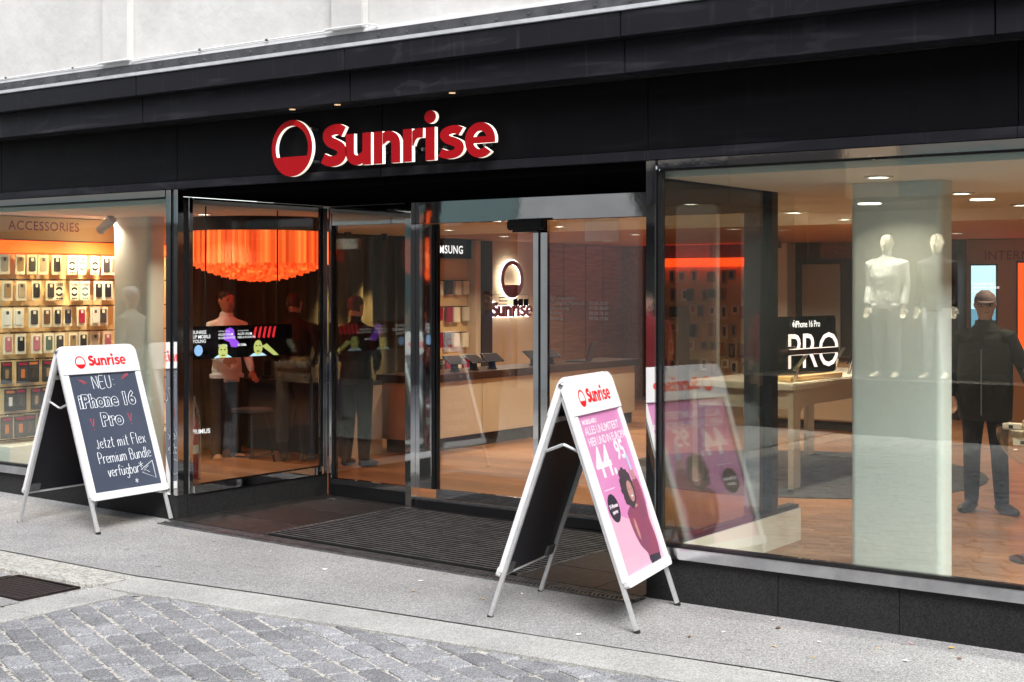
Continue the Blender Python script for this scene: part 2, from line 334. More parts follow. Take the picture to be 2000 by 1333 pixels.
def text(body, size, M, offset=0., ext=0., mi=0, mb=None, align='LEFT', space=1., outline=0., sx=1.):
    """lettering in the built-in font turned to mesh"""
    c = bpy.data.curves.new('lettering', 'FONT'); c.body = body; c.size = size; c.offset = offset; c.extrude = ext; c.align_x = align; c.space_character = space; c.resolution_u = 3
    if outline: c.fill_mode = 'NONE'; c.bevel_depth = outline; c.bevel_resolution = 0; c.resolution_u = 4
    o = bpy.data.objects.new('lettering', c); COL.objects.link(o); bpy.context.view_layer.update()
    me = o.evaluated_get(bpy.context.evaluated_depsgraph_get()).to_mesh()
    vs = [(v.co.x * sx, v.co.y, v.co.z) for v in me.vertices]; fs = [tuple(p.vertices) for p in me.polygons]
    mb = mb or MB(); mb.add(vs, fs, mi, M); bpy.data.objects.remove(o); bpy.data.curves.remove(c); return mb
def arc(cx, cy, r, a0, a1, n, ry=None):
    return [(cx + r * math.cos(rad(a0 + (a1 - a0) * i / n)), cy + (ry or r) * math.sin(rad(a0 + (a1 - a0) * i / n))) for i in range(n + 1)]
def spline(P, k=5):
    out = []; Q = [P[0]] + list(P) + [P[-1]]
    for i in range(1, len(Q) - 2):
        p0, p1, p2, p3 = (Vector(q) for q in Q[i - 1:i + 3])
        for j in range(k):
            t = j / k; out.append(tuple(.5 * ((2 * p1) + (-p0 + p2) * t + (2 * p0 - 5 * p1 + 4 * p2 - p3) * t * t + (-p0 + 3 * p1 - 3 * p2 + p3) * t ** 3)))
    out.append(tuple(P[-1])); return out
def stroke(P, wd):
    L = []; Rr = []; P = [Vector(p) for p in P]
    for i, p in enumerate(P):
        d0 = (p - P[i - 1]).normalized() if i else (P[1] - p).normalized(); d1 = (P[i + 1] - p).normalized() if i < len(P) - 1 else d0
        n0 = Vector((-d0.y, d0.x)); n1 = Vector((-d1.y, d1.x)); n_ = (n0 + n1); n_ = n_.normalized() if n_.length > .1 else n0
        k = wd / 2 / max(.5, n_.dot(n0)); L.append(tuple(p + n_ * k)); Rr.append(tuple(p - n_ * k))
    return L + Rr[::-1]
# the logotype: heavy rounded sans, x-height 1, drawn as outlines; returns [(letter, x offset, [(loops, lift)])]
def rect(x0, x1, y0, y1): return [(x0, y0), (x1, y0), (x1, y1), (x0, y1)]
S_SP = spline([(.63, .80), (.50, .865), (.35, .865), (.21, .80), (.19, .69), (.27, .585), (.42, .515), (.55, .43), (.585, .31), (.52, .19), (.38, .135), (.22, .145), (.06, .215)])
def logotype():
    S_big = [[(x * 1.36, y * 1.36) for x, y in stroke(S_SP, .245)]]
    s_sm = [[(x * 1.2, y) for x, y in stroke(S_SP, .25)]]
    u = [stroke([(.16, 1), (.16, .44)] + arc(.42, .42, .26, 180, 300, 8)[1:] + [(.70, .30)], .31)]; us = [rect(.62, .93, 0, 1)]
    flip = lambda lp: [(.93 - x, 1 - y) for x, y in lp]
    n_ = [flip(u[0])]; ns = [flip(us[0])]
    r1 = [rect(0, .31, 0, 1)]; r2 = [stroke(spline([(.22, .52), (.32, .74), (.47, .845), (.68, .85)]), .29)]
    i1 = [rect(0, .31, 0, 1)]; i2 = [arc(.155, 1.31, .195, 0, 345, 23)]
    ey = lambda y, rx, ry: math.degrees(math.asin((y - .5) / ry)); eo, ei = ey(.405, .48, .52), 180 - ey(.405, .215, .265); hq = ey(.60, .215, .265)
    e = [arc(.5, .5, .48, eo, 316, 36, .52) + arc(.5, .5, .215, 310, ei, 14, .265), arc(.5, .5, .215, hq, 180 - hq, 14, .265)]
    seq = [('S', .92, [(S_big, 0)]), ('u', 1.02, [(u, 0), (us, .004)]), ('n', 1.02, [(n_, 0), (ns, .004)]), ('r', .76, [(r1, .004), (r2, 0)]), ('i', .41, [(i1, 0), (i2, 0)]), ('s', .86, [(s_sm, 0)]), ('e', 1.02, [(e, 0)])]
    out = []; x = 0
    for ch, adv, sh in seq: out.append((ch, x, sh)); x += adv
    return out, x
LOGO, LOGO_W = logotype()
def emblem(r, th=.105):
    """ring with its lower third filled; unit of r"""
    ch = -.30; o = arc(0, 0, r, 0, 354, 59); ri = r * (1 - th * 2); a = math.degrees(math.asin(ch * r / ri))
    return [o, arc(0, 0, ri, a, 180 - a, 40)]
def logo_flat(mb, M, xh, mi=0, gap=.9):
    """emblem and word printed flat, left-aligned at the local origin, baseline y=0"""
    er = xh * .80; mb.shape([[(p[0] + er, p[1] + xh * .53) for p in lp] for lp in emblem(er)], 0, M, mi)
    for ch, x, sh in LOGO:
        for loops, lift in sh: mb.shape([[(2 * er + xh * .42 + (p[0] + x) * xh, p[1] * xh) for p in lp] for lp in loops], 0, M @ Matrix.Translation((0, 0, lift * .05)), mi)
    return 2 * er + xh * .42 + LOGO_W * xh

# ------------------------------------------------------------------ ground: pavement, kerb, cobbles
def g(x): return max(0., min(.13, -(x + 4.3) * .0125))
KO = [(-22, -1.62), (-8.49, -1.518), (-7.12, -1.484), (-6.18, -1.345), (-5.3, -1.235), (-4.434, -1.145), (-3.78, -1.098), (-2.985, -1.035), (6, -.62)]
KI = [(-7.07, -1.80), (-6.785, -1.79), (-6.435, -1.725), (-5.826, -1.678), (-5.529, -1.631), (-4.976, -1.560), (-4.299, -1.490), (-3.733, -1.462), (-3.307, -1.435), (6, -1.02)]
def ev(P, x):
    for (a, ya), (b, yb) in zip(P, P[1:]):
        if a <= x <= b: return ya + (yb - ya) * (x - a) / (b - a)
    return P[0][1] if x < P[0][0] else P[-1][1]
gm = MB().box(-150, 150, -150, 150, -.6, -.16); kind(gm.obj('ground', 'ground_dirt'), 'structure', 'bare ground reaching out beyond the street')
def sheet(xs, y0f, y1f, dz, ny=1):
    mb = MB(); vs = []; fs = []
    for x in xs:
        for j in range(ny + 1): y = y0f(x) + (y1f(x) - y0f(x)) * j / ny; vs.append((x, y, g(x) + dz))
    for i in range(len(xs) - 1):
        for j in range(ny): k = i * (ny + 1) + j; fs.append((k, k + ny + 1, k + ny + 2, k + 1))
    return mb.add(vs, fs)
xs = [-22, -14.7, -12, -10, -9, -8.49, -7.8, -7.12, -6.6, -6.18, -5.3, -4.434, -4.3, -3.78, -3.3, -2.985, -1, 2, 6]
pv = kind(sheet(xs, lambda x: ev(KO, x) + .002, lambda x: .03, 0).obj('pavement', 'asphalt'), 'structure', 'light grey gritty asphalt pavement along the shopfront')
st = kind(sheet(xs, lambda x: -9.6, lambda x: ev(KO, x) + .02, -.0245).obj('cobbled_street', 'joint_sand'), 'structure', 'street of grey cobbles with sandy joints')
gt = MB()
for a, b, c, d in ((-22, -7.78, -9.6, -1.90), (-7.78, -7.09, -9.6, -2.32), (-7.11, -7.09, -2.32, -1.86)):
    gt.add([(a, c, g(a) - .012), (b, c, g(b) - .012), (b, d, g(b) - .012), (a, d, g(a) - .012)], [(0, 1, 2, 3)])
kind(gt.obj('gutter_asphalt', 'asphalt'), 'structure', 'asphalt around the gutter grate')

def slab(name, m, poly, top, depth, parent, inset=.006, bev=.006):
    """stone with its own bevelled edge from a ground polygon (world XY, counter-clockwise)"""
    n = len(poly); c = Vector((sum(p[0] for p in poly) / n, sum(p[1] for p in poly) / n))
    def ring(k): 
        out = []
        for i, p in enumerate(poly):
            p = Vector(p); a = Vector(poly[i - 1]); b = Vector(poly[(i + 1) % n]); d = ((a - p).normalized() + (b - p).normalized())
            e1 = (p - a).normalized(); e2 = (b - p).normalized(); n1 = Vector((-e1.y, e1.x)); n2 = Vector((-e2.y, e2.x)); q = n1 + n2
            q = q / max(.35, q.dot(n1)) if q.length > .05 else n1
            out.append(p + q * k)
        return out
    A = ring(inset); B = ring(inset + bev); mb = MB(); tx, ty_ = (R.uniform(-.03, .03), R.uniform(-.03, .03)) if name != 'kerb_stone' and name != 'border_slab' and name != 'tile' else (0, 0); tz_ = lambda p: (p.x - c.x) * tx + (p.y - c.y) * ty_
    vs = [(p.x, p.y, g(p.x) + top - depth) for p in A] + [(p.x, p.y, g(p.x) + top - bev * .9 + tz_(p)) for p in A] + [(p.x, p.y, g(p.x) + top + tz_(p)) for p in B]
    fs = []
    for i in range(n): j = (i + 1) % n; fs += [(i, j, j + n, i + n), (i + n, j + n, j + 2 * n, i + 2 * n)]
    fs.append(tuple(range(2 * n, 3 * n)))
    mb.add(vs, fs); 
    if parent is None: return mb
    return mb.obj(name, m, parent)
# kerb stones
kj = [-12.6, -10.9, -8.37, -7.10, -6.25, -4.70, -3.12, -1.5, .1, 1.7, 3.3, 5]
kb = thing('kerb', 'flat pale granite kerb between the cobbles and the pavement', 'kerb', (0, 0, 0))
for a, b in zip(kj, kj[1:]):
    if b <= -7.09: p = [(a, ev(KO, a) - .36), (b, ev(KO, b) - .33), (b, ev(KO, b)), (a, ev(KO, a))]; m = 'granite_rough'
    else:
        pts = sorted({a, b} | {x for x, y in KO + KI if a < x < b}); sl = .07
        p = [(x + sl * (1 if x in (a, b) else .6), ev(KI, x + sl)) for x in pts] + [(x, ev(KO, x)) for x in pts[::-1]]; m = 'granite_kerb'
    o = slab('kerb_stone', m, p, -.004, .12, kb, .0012, .004)
    if m == 'granite_rough': o['label'] = 'rough hewn kerb stone beside the gutter grate'
for y0, y1 in ((-2.462, -1.80), (-3.15, -2.468), (-3.9, -3.156), (-4.7, -3.906)):
    p = [(-7.075, y0), (-6.765, y0), (-6.775, y1), (-7.075, y1)]; slab('border_slab', 'granite_kerb', p, -.008, .1, kb, .004, .008)
# cobbles: rows run about -22 degrees, cut where they meet kerb and border
def clip(poly, a, b):
    out = []; ax, ay = a; bx, by = b
    side = lambda p: (bx - ax) * (p[1] - ay) - (by - ay) * (p[0] - ax)
    for i, p in enumerate(poly):
        q = poly[(i + 1) % len(poly)]; sp, sq = side(p), side(q)
        if sp <= 0: out.append(p)
        if (sp < 0 < sq) or (sq < 0 < sp): t = sp / (sp - sq); out.append((p[0] + (q[0] - p[0]) * t, p[1] + (q[1] - p[1]) * t))
    return out
CAMF = Vector((-math.sin(cam_o.rotation_euler.z), math.cos(cam_o.rotation_euler.z))); CAMR = Vector((CAMF.y, -CAMF.x))
def in_view(x, y, z, mrg=25):
    v = Vector((x, y + 7.27)); Z = v.dot(CAMF)
    return Z > .5 and -mrg < 1000 + 2750 * v.dot(CAMR) / Z < 2000 + mrg and -mrg < 561 - 2750 * (z - 1.85) / Z < 1333 + mrg
th = rad(-22); du = Vector((math.cos(th), math.sin(th))); dv = Vector((-du.y, du.x)); o0 = Vector((-6.76, -1.79))
rest = MB(); nc = 0
for j in range(-62, 26):
    v0 = j * .143; wig = R.uniform(-.004, .004); u = -4.5 + R.uniform(0, .2)
    while u < 13:
        L_ = R.uniform(.19, .29); c = o0 + du * (u + L_ / 2) + dv * (v0 + .07)
        q = [o0 + du * (u + R.uniform(-.006, .006)) + dv * (v0 + wig), o0 + du * (u + L_ + R.uniform(-.006, .006)) + dv * (v0 + wig + R.uniform(-.005, .005)),
             o0 + du * (u + L_ + R.uniform(-.012, .012) + .012) + dv * (v0 + .143 + wig), o0 + du * (u + .012 + R.uniform(-.012, .012)) + dv * (v0 + .143 + wig)]
        u += L_
        if not (-7 < c.x < 4.5 and -9.5 < c.y < -.9): continue
        p = [tuple(k) for k in q]
        if max(k[0] for k in p) < -6.75: continue
        if min(k[0] for k in p) < -6.758: p = clip(p, (-6.758, -20), (-6.758, 5))
        xs_ = [k[0] for k in p]
        if len(p) < 3: continue
        if max(k[1] - ev(KI, k[0]) for k in p) > 0:
            xa, xb = min(xs_) - .02, max(xs_) + .02; p = clip(p, (xa, ev(KI, xa) - .004), (xb, ev(KI, xb) - .004))
        if len(p) < 3: continue
        ar = abs(sum(p[i][0] * p[(i + 1) % len(p)][1] - p[(i + 1) % len(p)][0] * p[i][1] for i in range(len(p)))) / 2
        if ar < .0022: continue
        if len(p) == 4 and R.random() < .9:      # knocked-off corners
            p2 = []
            for i in range(4):
                k0, k1, k2 = Vector(p[i - 1]), Vector(p[i]), Vector(p[(i + 1) % 4]); c_ = R.uniform(.019, .030)
                p2 += [tuple(k1 + (k0 - k1).normalized() * c_), tuple(k1 + (k2 - k1).normalized() * c_)]
            p = p2
        pp = []
        for k in p:
            if not pp or (Vector(k) - Vector(pp[-1])).length > .018: pp.append(k)
        if len(pp) > 1 and (Vector(pp[0]) - Vector(pp[-1])).length < .018: pp.pop()
        if len(pp) < 3: continue
        if sum(pp[i][0] * pp[(i + 1) % len(pp)][1] - pp[(i + 1) % len(pp)][0] * pp[i][1] for i in range(len(pp))) < 0: pp = pp[::-1]
        tz = -.013 + R.uniform(-.004, .004); vis = in_view(c.x, c.y, 0, 60) and nc < 300
        if vis: slab('cobblestone', 'cobble', pp, tz, .06, st, R.uniform(.006, .012), .0105); nc += 1
        else:
            mb = slab('', '', pp, tz, .06, None, .006, .01); k = len(rest.v); rest.v += mb.v; rest.f += [[i + k for i in f] for f in mb.f]; rest.m += mb.m
kind(rest.obj('cobblestone_field', 'cobble', st), 'stuff')
# gutter grate
gr = thing('gutter_grate', 'rusty cast iron gutter grate beside the rough kerb stone', 'grate', (-7.445, -2.09, g(-7.445)))
fr = MB(); fr.box(-.31, .31, -.215, -.19, -.05, -.008); fr.box(-.31, .31, .19, .215, -.05, -.008); fr.box(-.31, -.28, -.19, .19, -.05, -.008); fr.box(.28, .31, -.19, .19, -.05, -.008); fr.box(-.31, .31, -.215, .215, -.075, -.055)
fr.obj('frame', 'cast_iron', gr, .003)
for i in range(9):
    y = -.165 + i * .0412; pts = [(x, y + .018 * math.cos(x * 4.5) - .012, -.022) for x in (-.28, -.17, -.06, .06, .17, .28)]
    MB().tube(pts, .0125, 6).obj('bar', 'cast_iron', gr)
# entrance floor: tiles, ribbed mat, slotted drain
ef = kind(sheet([-8.43, -7.4, -6.3, -5.2, -4.27], lambda x: -.05, lambda x: 1.62, .004).obj('entrance_floor', 'grout'), 'structure', 'dark tiled floor of the recessed entrance')
MX0, MX1 = -7.44, -5.2
ty = [-.045, .40, .98, 1.60]
def tile(x0, x1, y0, y1):
    slab('tile', 'entrance_tile', [(x0, y0), (x1, y0), (x1, y1), (x0, y1)], .016, .012, ef, .0035, .0015)
for y0, y1 in zip(ty, ty[1:]):
    tile(-8.425, -8.25, y0, y1); tile(-8.25, MX0 - .012, y0, y1); tile(MX1 + .012, -4.62, y0, y1); tile(-4.62, -4.275, y0, y1)
tile(MX0 - .012, -6.3, 1.50, 1.60); tile(-6.3, MX1 + .012, 1.50, 1.60)
dm = thing('door_mat', 'large black ribbed entrance mat with aluminium strips', 'mat', (-6.32, .73, 0))
sl = (g(MX1) - g(MX0)) / (MX1 - MX0)
def mstrip(y0, y1, z0, z1, x0=MX0, x1=MX1):
    mb = MB().add([(x0, y0, g(x0) + z0), (x1, y0, g(x1) + z0), (x1, y1, g(x1) + z0), (x0, y1, g(x0) + z0), (x0, y0, g(x0) + z1), (x1, y0, g(x1) + z1), (x1, y1, g(x1) + z1), (x0, y1, g(x0) + z1)],
                  [(0, 3, 2, 1), (4, 5, 6, 7), (0, 1, 5, 4), (1, 2, 6, 5), (2, 3, 7, 6), (3, 0, 4, 7)])
    return W(mb, dm)
mstrip(-.03, 1.49, .006, .010).obj('mat_base', 'mat_rubber', dm)
n_ = 27
for i in range(n_):
    y = -.022 + i * 1.505 / n_; mstrip(y, y + .040, .011, .0185).obj('rib', 'mat_rubber', dm)
    mstrip(y + .0450, y + .0505, .011, .0200).obj('strip', 'mat_strip', dm)
mstrip(-.03, 1.49, .010, .021, MX0 - .008, MX0 - .001).obj('edge_profile', 'mat_strip', dm); mstrip(-.03, 1.49, .010, .021, MX1 + .001, MX1 + .008).obj('edge_profile', 'mat_strip', dm)
dr = thing('drain_grating', 'slotted steel drain grating along the entrance threshold', 'drain', (-6.35, -.12, .02))
W(MB().add([(x, y, g(x) + .002) for x in (-8.44, -4.25) for y in (-.195, -.048)], [(0, 2, 3, 1)]), dr).obj('channel', 'rubber', dr)
d2 = MB(); x = -8.43
while x < -4.28:
    for r_, (ya, yb) in enumerate(((-.19, -.125), (-.118, -.053))):
        s_ = .016 if r_ else -.016; z = g(x) + .010
        d2.add([(x, ya, z), (x + .011, ya, z), (x + .011 + s_, yb, z), (x + s_, yb, z), (x, ya, z - .012), (x + .011, ya, z - .012), (x + .011 + s_, yb, z - .012), (x + s_, yb, z - .012)], [(0, 1, 2, 3), (0, 4, 5, 1), (1, 5, 6, 2), (2, 6, 7, 3), (3, 7, 4, 0)])
    x += .031
for y in (-.196, -.1255, -.054): d2.add([(-8.44, y, g(-8.44) + .012), (-4.25, y, g(-4.25) + .012), (-4.25, y + .008, g(-4.25) + .012), (-8.44, y + .008, g(-8.44) + .012), (-8.44, y, -.01 + g(-8.44)), (-4.25, y, -.01), (-4.25, y + .008, -.01), (-8.44, y + .008, -.01 + g(-8.44))], [(0, 1, 2, 3), (0, 4, 5, 1), (2, 6, 7, 3)])
W(d2, dr).obj('grating', 'steel_dull', dr)

# ------------------------------------------------------------------ the shop building
bd = thing('shop_building', 'pale plastered building with a black shopfront and glass entrance', 'building', (-6.35, .5, 0))
XL, XR = -16.0, 2.5
# upper wall with pilasters, ledge cable
uw = box('upper_wall', 'plaster', (XL, XR, -.12, .3, 3.55, 9.5), bd)
for x0, x1 in ((-11.55, -11.25), (-9.11, -8.80), (-6.66, -6.37), (-4.2, -3.9), (-1.76, -1.46)):
    W(MB().box(x0, x1, -.185, -.1205, 3.60, 9.45), uw).obj('pilaster', 'plaster', uw, .006)
for z in (4.45, 5.9):
    W(MB().box(XL, XR, -.150, -.1205, z, z + .05), uw).obj('string_course', 'plaster', uw, .004)
W(MB().box(XL, XR, -.155, -.1205, 3.572, 3.60), uw).obj('wall_ledge', 'white_frame', uw, .003)
# flashing with rivets, metal edge, two courses of cornice panels
fl = box('flashing', 'flashing', (XL, XR, -.160, -.10, 3.47, 3.571), bd)
x = XL + .2
while x < XR:
    W(MB().lathe([(.011, 0), (.009, .006), (0, .008)], 8, 0, frameM((x, -.160, 3.535 + R.uniform(-.006, .006)), (1, 0, 0), (0, 0, 1))), fl).obj('rivet', 'flashing', fl); x += .245
box('edge_strip', 'edge_metal', (XL, XR, -.312, -.155, 3.449, 3.476), bd, .003)
cj = [XL, -14.98, -12.84, -10.70, -8.56, -6.43, -4.27, -2.13, 0, XR]
for a, b in zip(cj, cj[1:]):
    box('upper_cornice_panel', 'cornice_black', (a + .004, b - .004, -.30, -.11, 3.300, 3.447), bd, .003)
    box('lower_cornice_panel', 'cornice_black', (a - .02 + .004, b - .02 - .004, -.22, -.06, 3.100, 3.298), bd, .003)
box('cornice_core', 'black_frame', (XL, XR, -.09, .3, 3.11, 3.56), bd)
# fascia band
fj = [XL, -13.0, -10.7, -8.44, -6.35, -4.26, -2.1, .2, XR]
for a, b in zip(fj, fj[1:]): box('fascia_panel', 'fascia_black', (a + .002, b - .002, -.002, .25, 2.665, 3.098), bd, .002)
for a, b in zip(fj, fj[1:]): box('fascia_trim', 'cornice_black', (a + .001, b - .001, -.022, .2, 2.603, 2.662), bd, .002)
# glints on the cornice edge: small glowing discs, each with an added weak spot
for i, x in enumerate((-7.05, -6.62, -5.62)):
    o = W(MB().lathe([(.022, 3.099), (.022, 3.0955)], 14, 0, None, (x, -.16)), bd).obj('cornice_glint', 'glint_warm', bd)
    L = bpy.data.lights.new('glint_spot', 'SPOT'); L.energy = .7; L.color = (1, .68, .38); L.spot_size = rad(95); L.spot_blend = .7; L.shadow_soft_size = .03
    lo = bpy.data.objects.new('glint_spot', L); COL.objects.link(lo); lo.location = (x, -.16, 3.09)
# recess soffit
for a, b in ((-8.42, -6.36), (-6.34, -4.28)):
    box('soffit_panel', 'soffit_black', (a, b, .03, .80, 2.548, 2.60), bd, .003); box('soffit_panel', 'soffit_black', (a, b, .808, 1.66, 2.545, 2.60), bd, .003)
# plinths
def plinth(x0, x1, y0, y1, z0, z1): box('plinth_panel', 'plinth_stone', (x0, x1, y0, y1, z0, z1), bd, .002)
pj = [-4.274, -3.42, -2.72, -2.04, -1.2, -.4, .4, 1.3, XR]
for a, b in zip(pj, pj[1:]): plinth(a + .0015, b - .0015, .0, .09, -.05, .255)
pj = [XL, -13, -12, -11, -10.28, -9.4, -8.43]
for a, b in zip(pj, pj[1:]): plinth(a + .0015, b - .0015, .0, .09, -.0, .255)
for a, b in ((.0905, .80), (.80, 1.66)):
    plinth(-8.52, -8.43, a + .0015, b - .0015, -.0, .242)
    o = box('plinth_panel', 'plinth_stone', (-4.274, -4.205, a + .0015, b - .0015, -.05, .24), bd, .002)
box('plinth_lining', 'white_gloss', (-4.2045, -4.185, .10, 2.0, .06, .285), bd)
# window frames and panes
def shop_window(x0, x1, mull=()):
    wn = bpy.data.objects.new('shop_window', None); COL.objects.link(wn); wn.parent = bd; wn.location = ((x0 + x1) / 2 + 6.35, -.45, .3)
    box('head_frame', 'chrome', (x0, x1, -.012, .06, 2.548, 2.600), wn, .003)
    box('sill', 'steel_sill', (x0, x1, -.035, .10, .2565, .322), wn, .004)
    box('gasket', 'black_frame', (x0, x1, .012, .055, .3225, .338), wn); box('gasket', 'black_frame', (x0, x1, .012, .055, 2.536, 2.5475), wn)
    for m_ in mull: box('mullion', 'chrome', (m_ - .03, m_ + .03, -.012, .06, .323, 2.547), wn, .003)
    e = [x0] + list(mull) + [x1]
    for i, (a, b) in enumerate(zip(e, e[1:])):
        o = box('pane', 'glass', (a + (.031 if i else .014), b - (.031 if i < len(e) - 2 else .014), .028, .040, .3385, 2.5355), wn)
    for x in (x0, x1): box('edge_frame', 'black_frame', (x - .012, x + .012, .012, .055, .3385, 2.5355), wn)
    return wn
shop_window(-4.188, XR, (-1.1,)); shop_window(-16, -8.575, (-12.2,))
# corner posts
def post(name, m, b): return box(name, m, b, bd, .004)
post('corner_post', 'chrome', (-8.560, -8.505, -.014, .05, .245, 2.600)); post('corner_post', 'black_frame', (-8.5045, -8.4705, .0, .05, .245, 2.598)); post('corner_post', 'chrome', (-8.470, -8.424, -.014, .05, .245, 2.600))
post('corner_post', 'chrome', (-8.470, -8.424, .102, .145, .245, 2.546)); post('corner_post', 'black_frame', (-8.470, -8.432, .0505, .1015, .245, 2.546))
post('corner_post', 'chrome', (-4.268, -4.202, -.014, .06, .245, 2.600)); post('corner_post', 'chrome', (-4.29, -4.235, .0605, .11, .245, 2.546))
# recess side windows
sw = bpy.data.objects.new('side_window', None); COL.objects.link(sw); sw.parent = bd; sw.location = (-2.1, .3, .3)
box('sill', 'chrome', (-8.50, -8.412, .146, 1.63, .243, .306), sw, .004); box('head_frame', 'chrome', (-8.46, -8.42, .146, 1.60, 2.528, 2.544), sw, .002)
box('pane', 'glass_side', (-8.452, -8.440, .150, 1.575, .3065, 2.5275), sw); box('edge_frame', 'black_frame', (-8.462, -8.43, 1.576, 1.602, .3065, 2.5275), sw)
box('end_frame', 'steel_sill', (-8.47, -8.425, 1.603, 1.655, .243, 2.5275), sw, .003)
sw = bpy.data.objects.new('side_window', None); COL.objects.link(sw); sw.parent = bd; sw.location = (2.1, .3, .3)
box('bottom_rail', 'black_frame', (-4.28, -4.20, .111, 2.0, .286, .315), sw, .003); box('pane', 'glass_side', (-4.246, -4.234, .112, 1.56, .3155, 2.5285), sw)
box('head_frame', 'black_frame', (-4.275, -4.205, .111, 1.66, 2.529, 2.545), sw); box('edge_frame', 'black_frame', (-4.285, -4.20, 1.561, 1.66, .3155, 2.5285), sw, .003)
box('pane', 'glass_clear', (-4.246, -4.234, 1.661, 2.0, .3155, 2.49), sw); box('clamp', 'chrome', (-4.26, -4.22, 1.68, 1.76, 2.12, 2.2), sw, .004)
# entrance front at the back of the recess
DY = 1.60
en = bpy.data.objects.new('entrance_front', None); COL.objects.link(en); en.parent = bd; en.location = (0, 1.1, 0)
box('pane', 'glass_side', (-8.30, -7.50, DY + .012, DY + .022, .215, 2.375), en)
box('bottom_rail', 'chrome', (-8.343, -7.457, DY - .008, DY + .05, .165, .212), en, .003); box('base_rail', 'dark_metal', (-8.343, -7.457, DY, DY + .05, .06, .1645), en, .003)
box('stile', 'chrome', (-8.343, -8.322, DY - .01, DY + .05, .2125, 2.375), en, .002); box('stile', 'black_frame', (-8.3215, -8.30, DY, DY + .05, .2125, 2.375), en)
box('stile', 'black_frame', (-7.4995, -7.457, DY, DY + .05, .2125, 2.375), en); box('patch_fitting', 'chrome', (-8.27, -8.02, DY - .004, DY + .034, 2.17, 2.26), en, .003)
box('transom', 'chrome', (-8.343, -7.457, DY - .006, DY + .05, 2.3755, 2.535), en, .003)
box('side_jamb', 'steel_sill', (-8.424, -8.3435, DY + .06, DY + .10, .06, 2.54), en, .003)
box('entrance_post', 'chrome', (-7.456, -7.392, DY - .06, DY + .06, .045, 2.54), en, .003)
box('jamb_panel', 'chrome', (-7.3915, -7.225, DY - .004, DY + .05, .21, 2.36), en, .003); box('jamb_edge', 'black_frame', (-7.2245, -7.19, DY, DY + .05, .21, 2.36), en)
box('door_header', 'chrome', (-7.39, -4.30, DY + .02, DY + .10, 2.366, 2.54), en, .004)
hm_ = MB(); vs = []; NX = 60
for i in range(NX + 1):
    x = -7.39 + 3.09 * i / NX; tl = math.tan(rad(.8 + 4.2 * (1 - ((x + 6.0) / 1.75) ** 2)))
    for j in range(7): z = 2.366 + .174 * j / 6; vs.append((x, DY - .004 - (z - 2.366) * tl, z))
hm_.add(vs, [(i * 7 + j, (i + 1) * 7 + j, (i + 1) * 7 + j + 1, i * 7 + j + 1) for i in range(NX) for j in range(6)])
W(hm_, en).obj('header_cover', 'chrome', en, 0, 2)  # tilt and bow shaped so the chrome mirrors the brighter street
box('threshold', 'dark_metal', (-7.39, -4.30, DY - .02, DY + .05, .04, .115), en, .003); box('threshold_cap', 'steel_dull', (-7.39, -4.30, DY - .014, DY + .05, .1155, .135), en, .002)
box('right_jamb', 'chrome', (-4.42, -4.30, DY - .02, DY + .06, .135, 2.365), en, .003)
def leaf(x0, x1, stile_right):
    lf = bpy.data.objects.new('sliding_door', None); COL.objects.link(lf); lf.parent = bd; lf.location = ((x0 + x1) / 2 + 6.35, DY - .5 + .03, .14)
    box('pane', 'glass_clear', (x0 + .02, x1 - .02, DY + .020, DY + .030, .215, 2.362), lf); box('bottom_rail', 'chrome', (x0, x1, DY + .008, DY + .042, .14, .2145), lf, .003)
    box('stile', 'chrome' if stile_right else 'black_frame', (x1 - .0195, x1 + (.03 if stile_right else 0), DY + .008, DY + .042, .215, 2.362), lf, .002)
    box('stile', 'black_frame' if stile_right else 'chrome', (x0 - (0 if stile_right else .045), x0 + .0195, DY + .008, DY + .042, .215, 2.362), lf, .002)
    return lf
l1 = leaf(-7.185, -6.205, True); l2 = leaf(-6.11, -5.13, False)
MB().box(-.012, .012, -.018, .018, 0, 2.15).obj('door_seal', 'rubber', bd, 0, False, (-6.163 + 6.35, DY - .5 + .03, .212))
box('pane', 'glass_clear', (-5.12, -4.43, DY + .02, DY + .03, .136, 2.36), en)
sn = thing('door_sensor', 'black motion sensor above the sliding glass doors', 'sensor', (-6.24, DY - .06, 2.27))
MB().box(-.17, .17, -.03, .03, .018, .10).obj('housing', 'black_plastic', sn, .012, True); MB().box(-.12, .12, -.02, .02, 0, .0175).obj('lens', 'screen_black', sn, .004)
tag(box('glass_sign_plate', 'glass_bowl', (-5.74, -5.44, DY - .012, DY - .004, 2.19, 2.358)), 'small clear glass plate hanging from the door header', 'plate')
# opening hours and notice on the doors
FX = lambda x, y, z: frameM((x, y, z), (1, 0, 0), (0, 0, 1))
oh = thing('opening_hours_decal', 'pale opening hours lettering on the right glass door', 'decal', (-6.07, DY + .0175, 1.755))
for i, (a, b) in enumerate((('Öffnungszeiten:', ''), ('Montag bis Mittwoch', '09.00-18.30'), ('Donnerstag', '09.00-20.00'), ('Freitag', '09.00-18.30'), ('Samstag', '09.00-17.00'))):
    text(a, .036, FX(0, 0, -.038 * i), .0004).obj('day_line', 'decal_grey', oh)
    if b: text(b, .036, FX(.35, 0, -.038 * i), .0004).obj('time_line', 'decal_grey', oh)
mb = MB(); 
for a in ((-.19, .19, .053, .055), (-.19, .19, -.055, -.053), (.188, .19, -.053, .053)): mb.box(a[0], a[1], 0, .0008, a[2], a[3], 1)
for i in range(3): mb.box(-.10, .0 - R.uniform(0, .03), 0, .0008, .028 - i * .026, .036 - i * .026, 1); mb.box(.04 + i * .05, .083 + i * .05, 0, .0008, -.03, .022, 2)
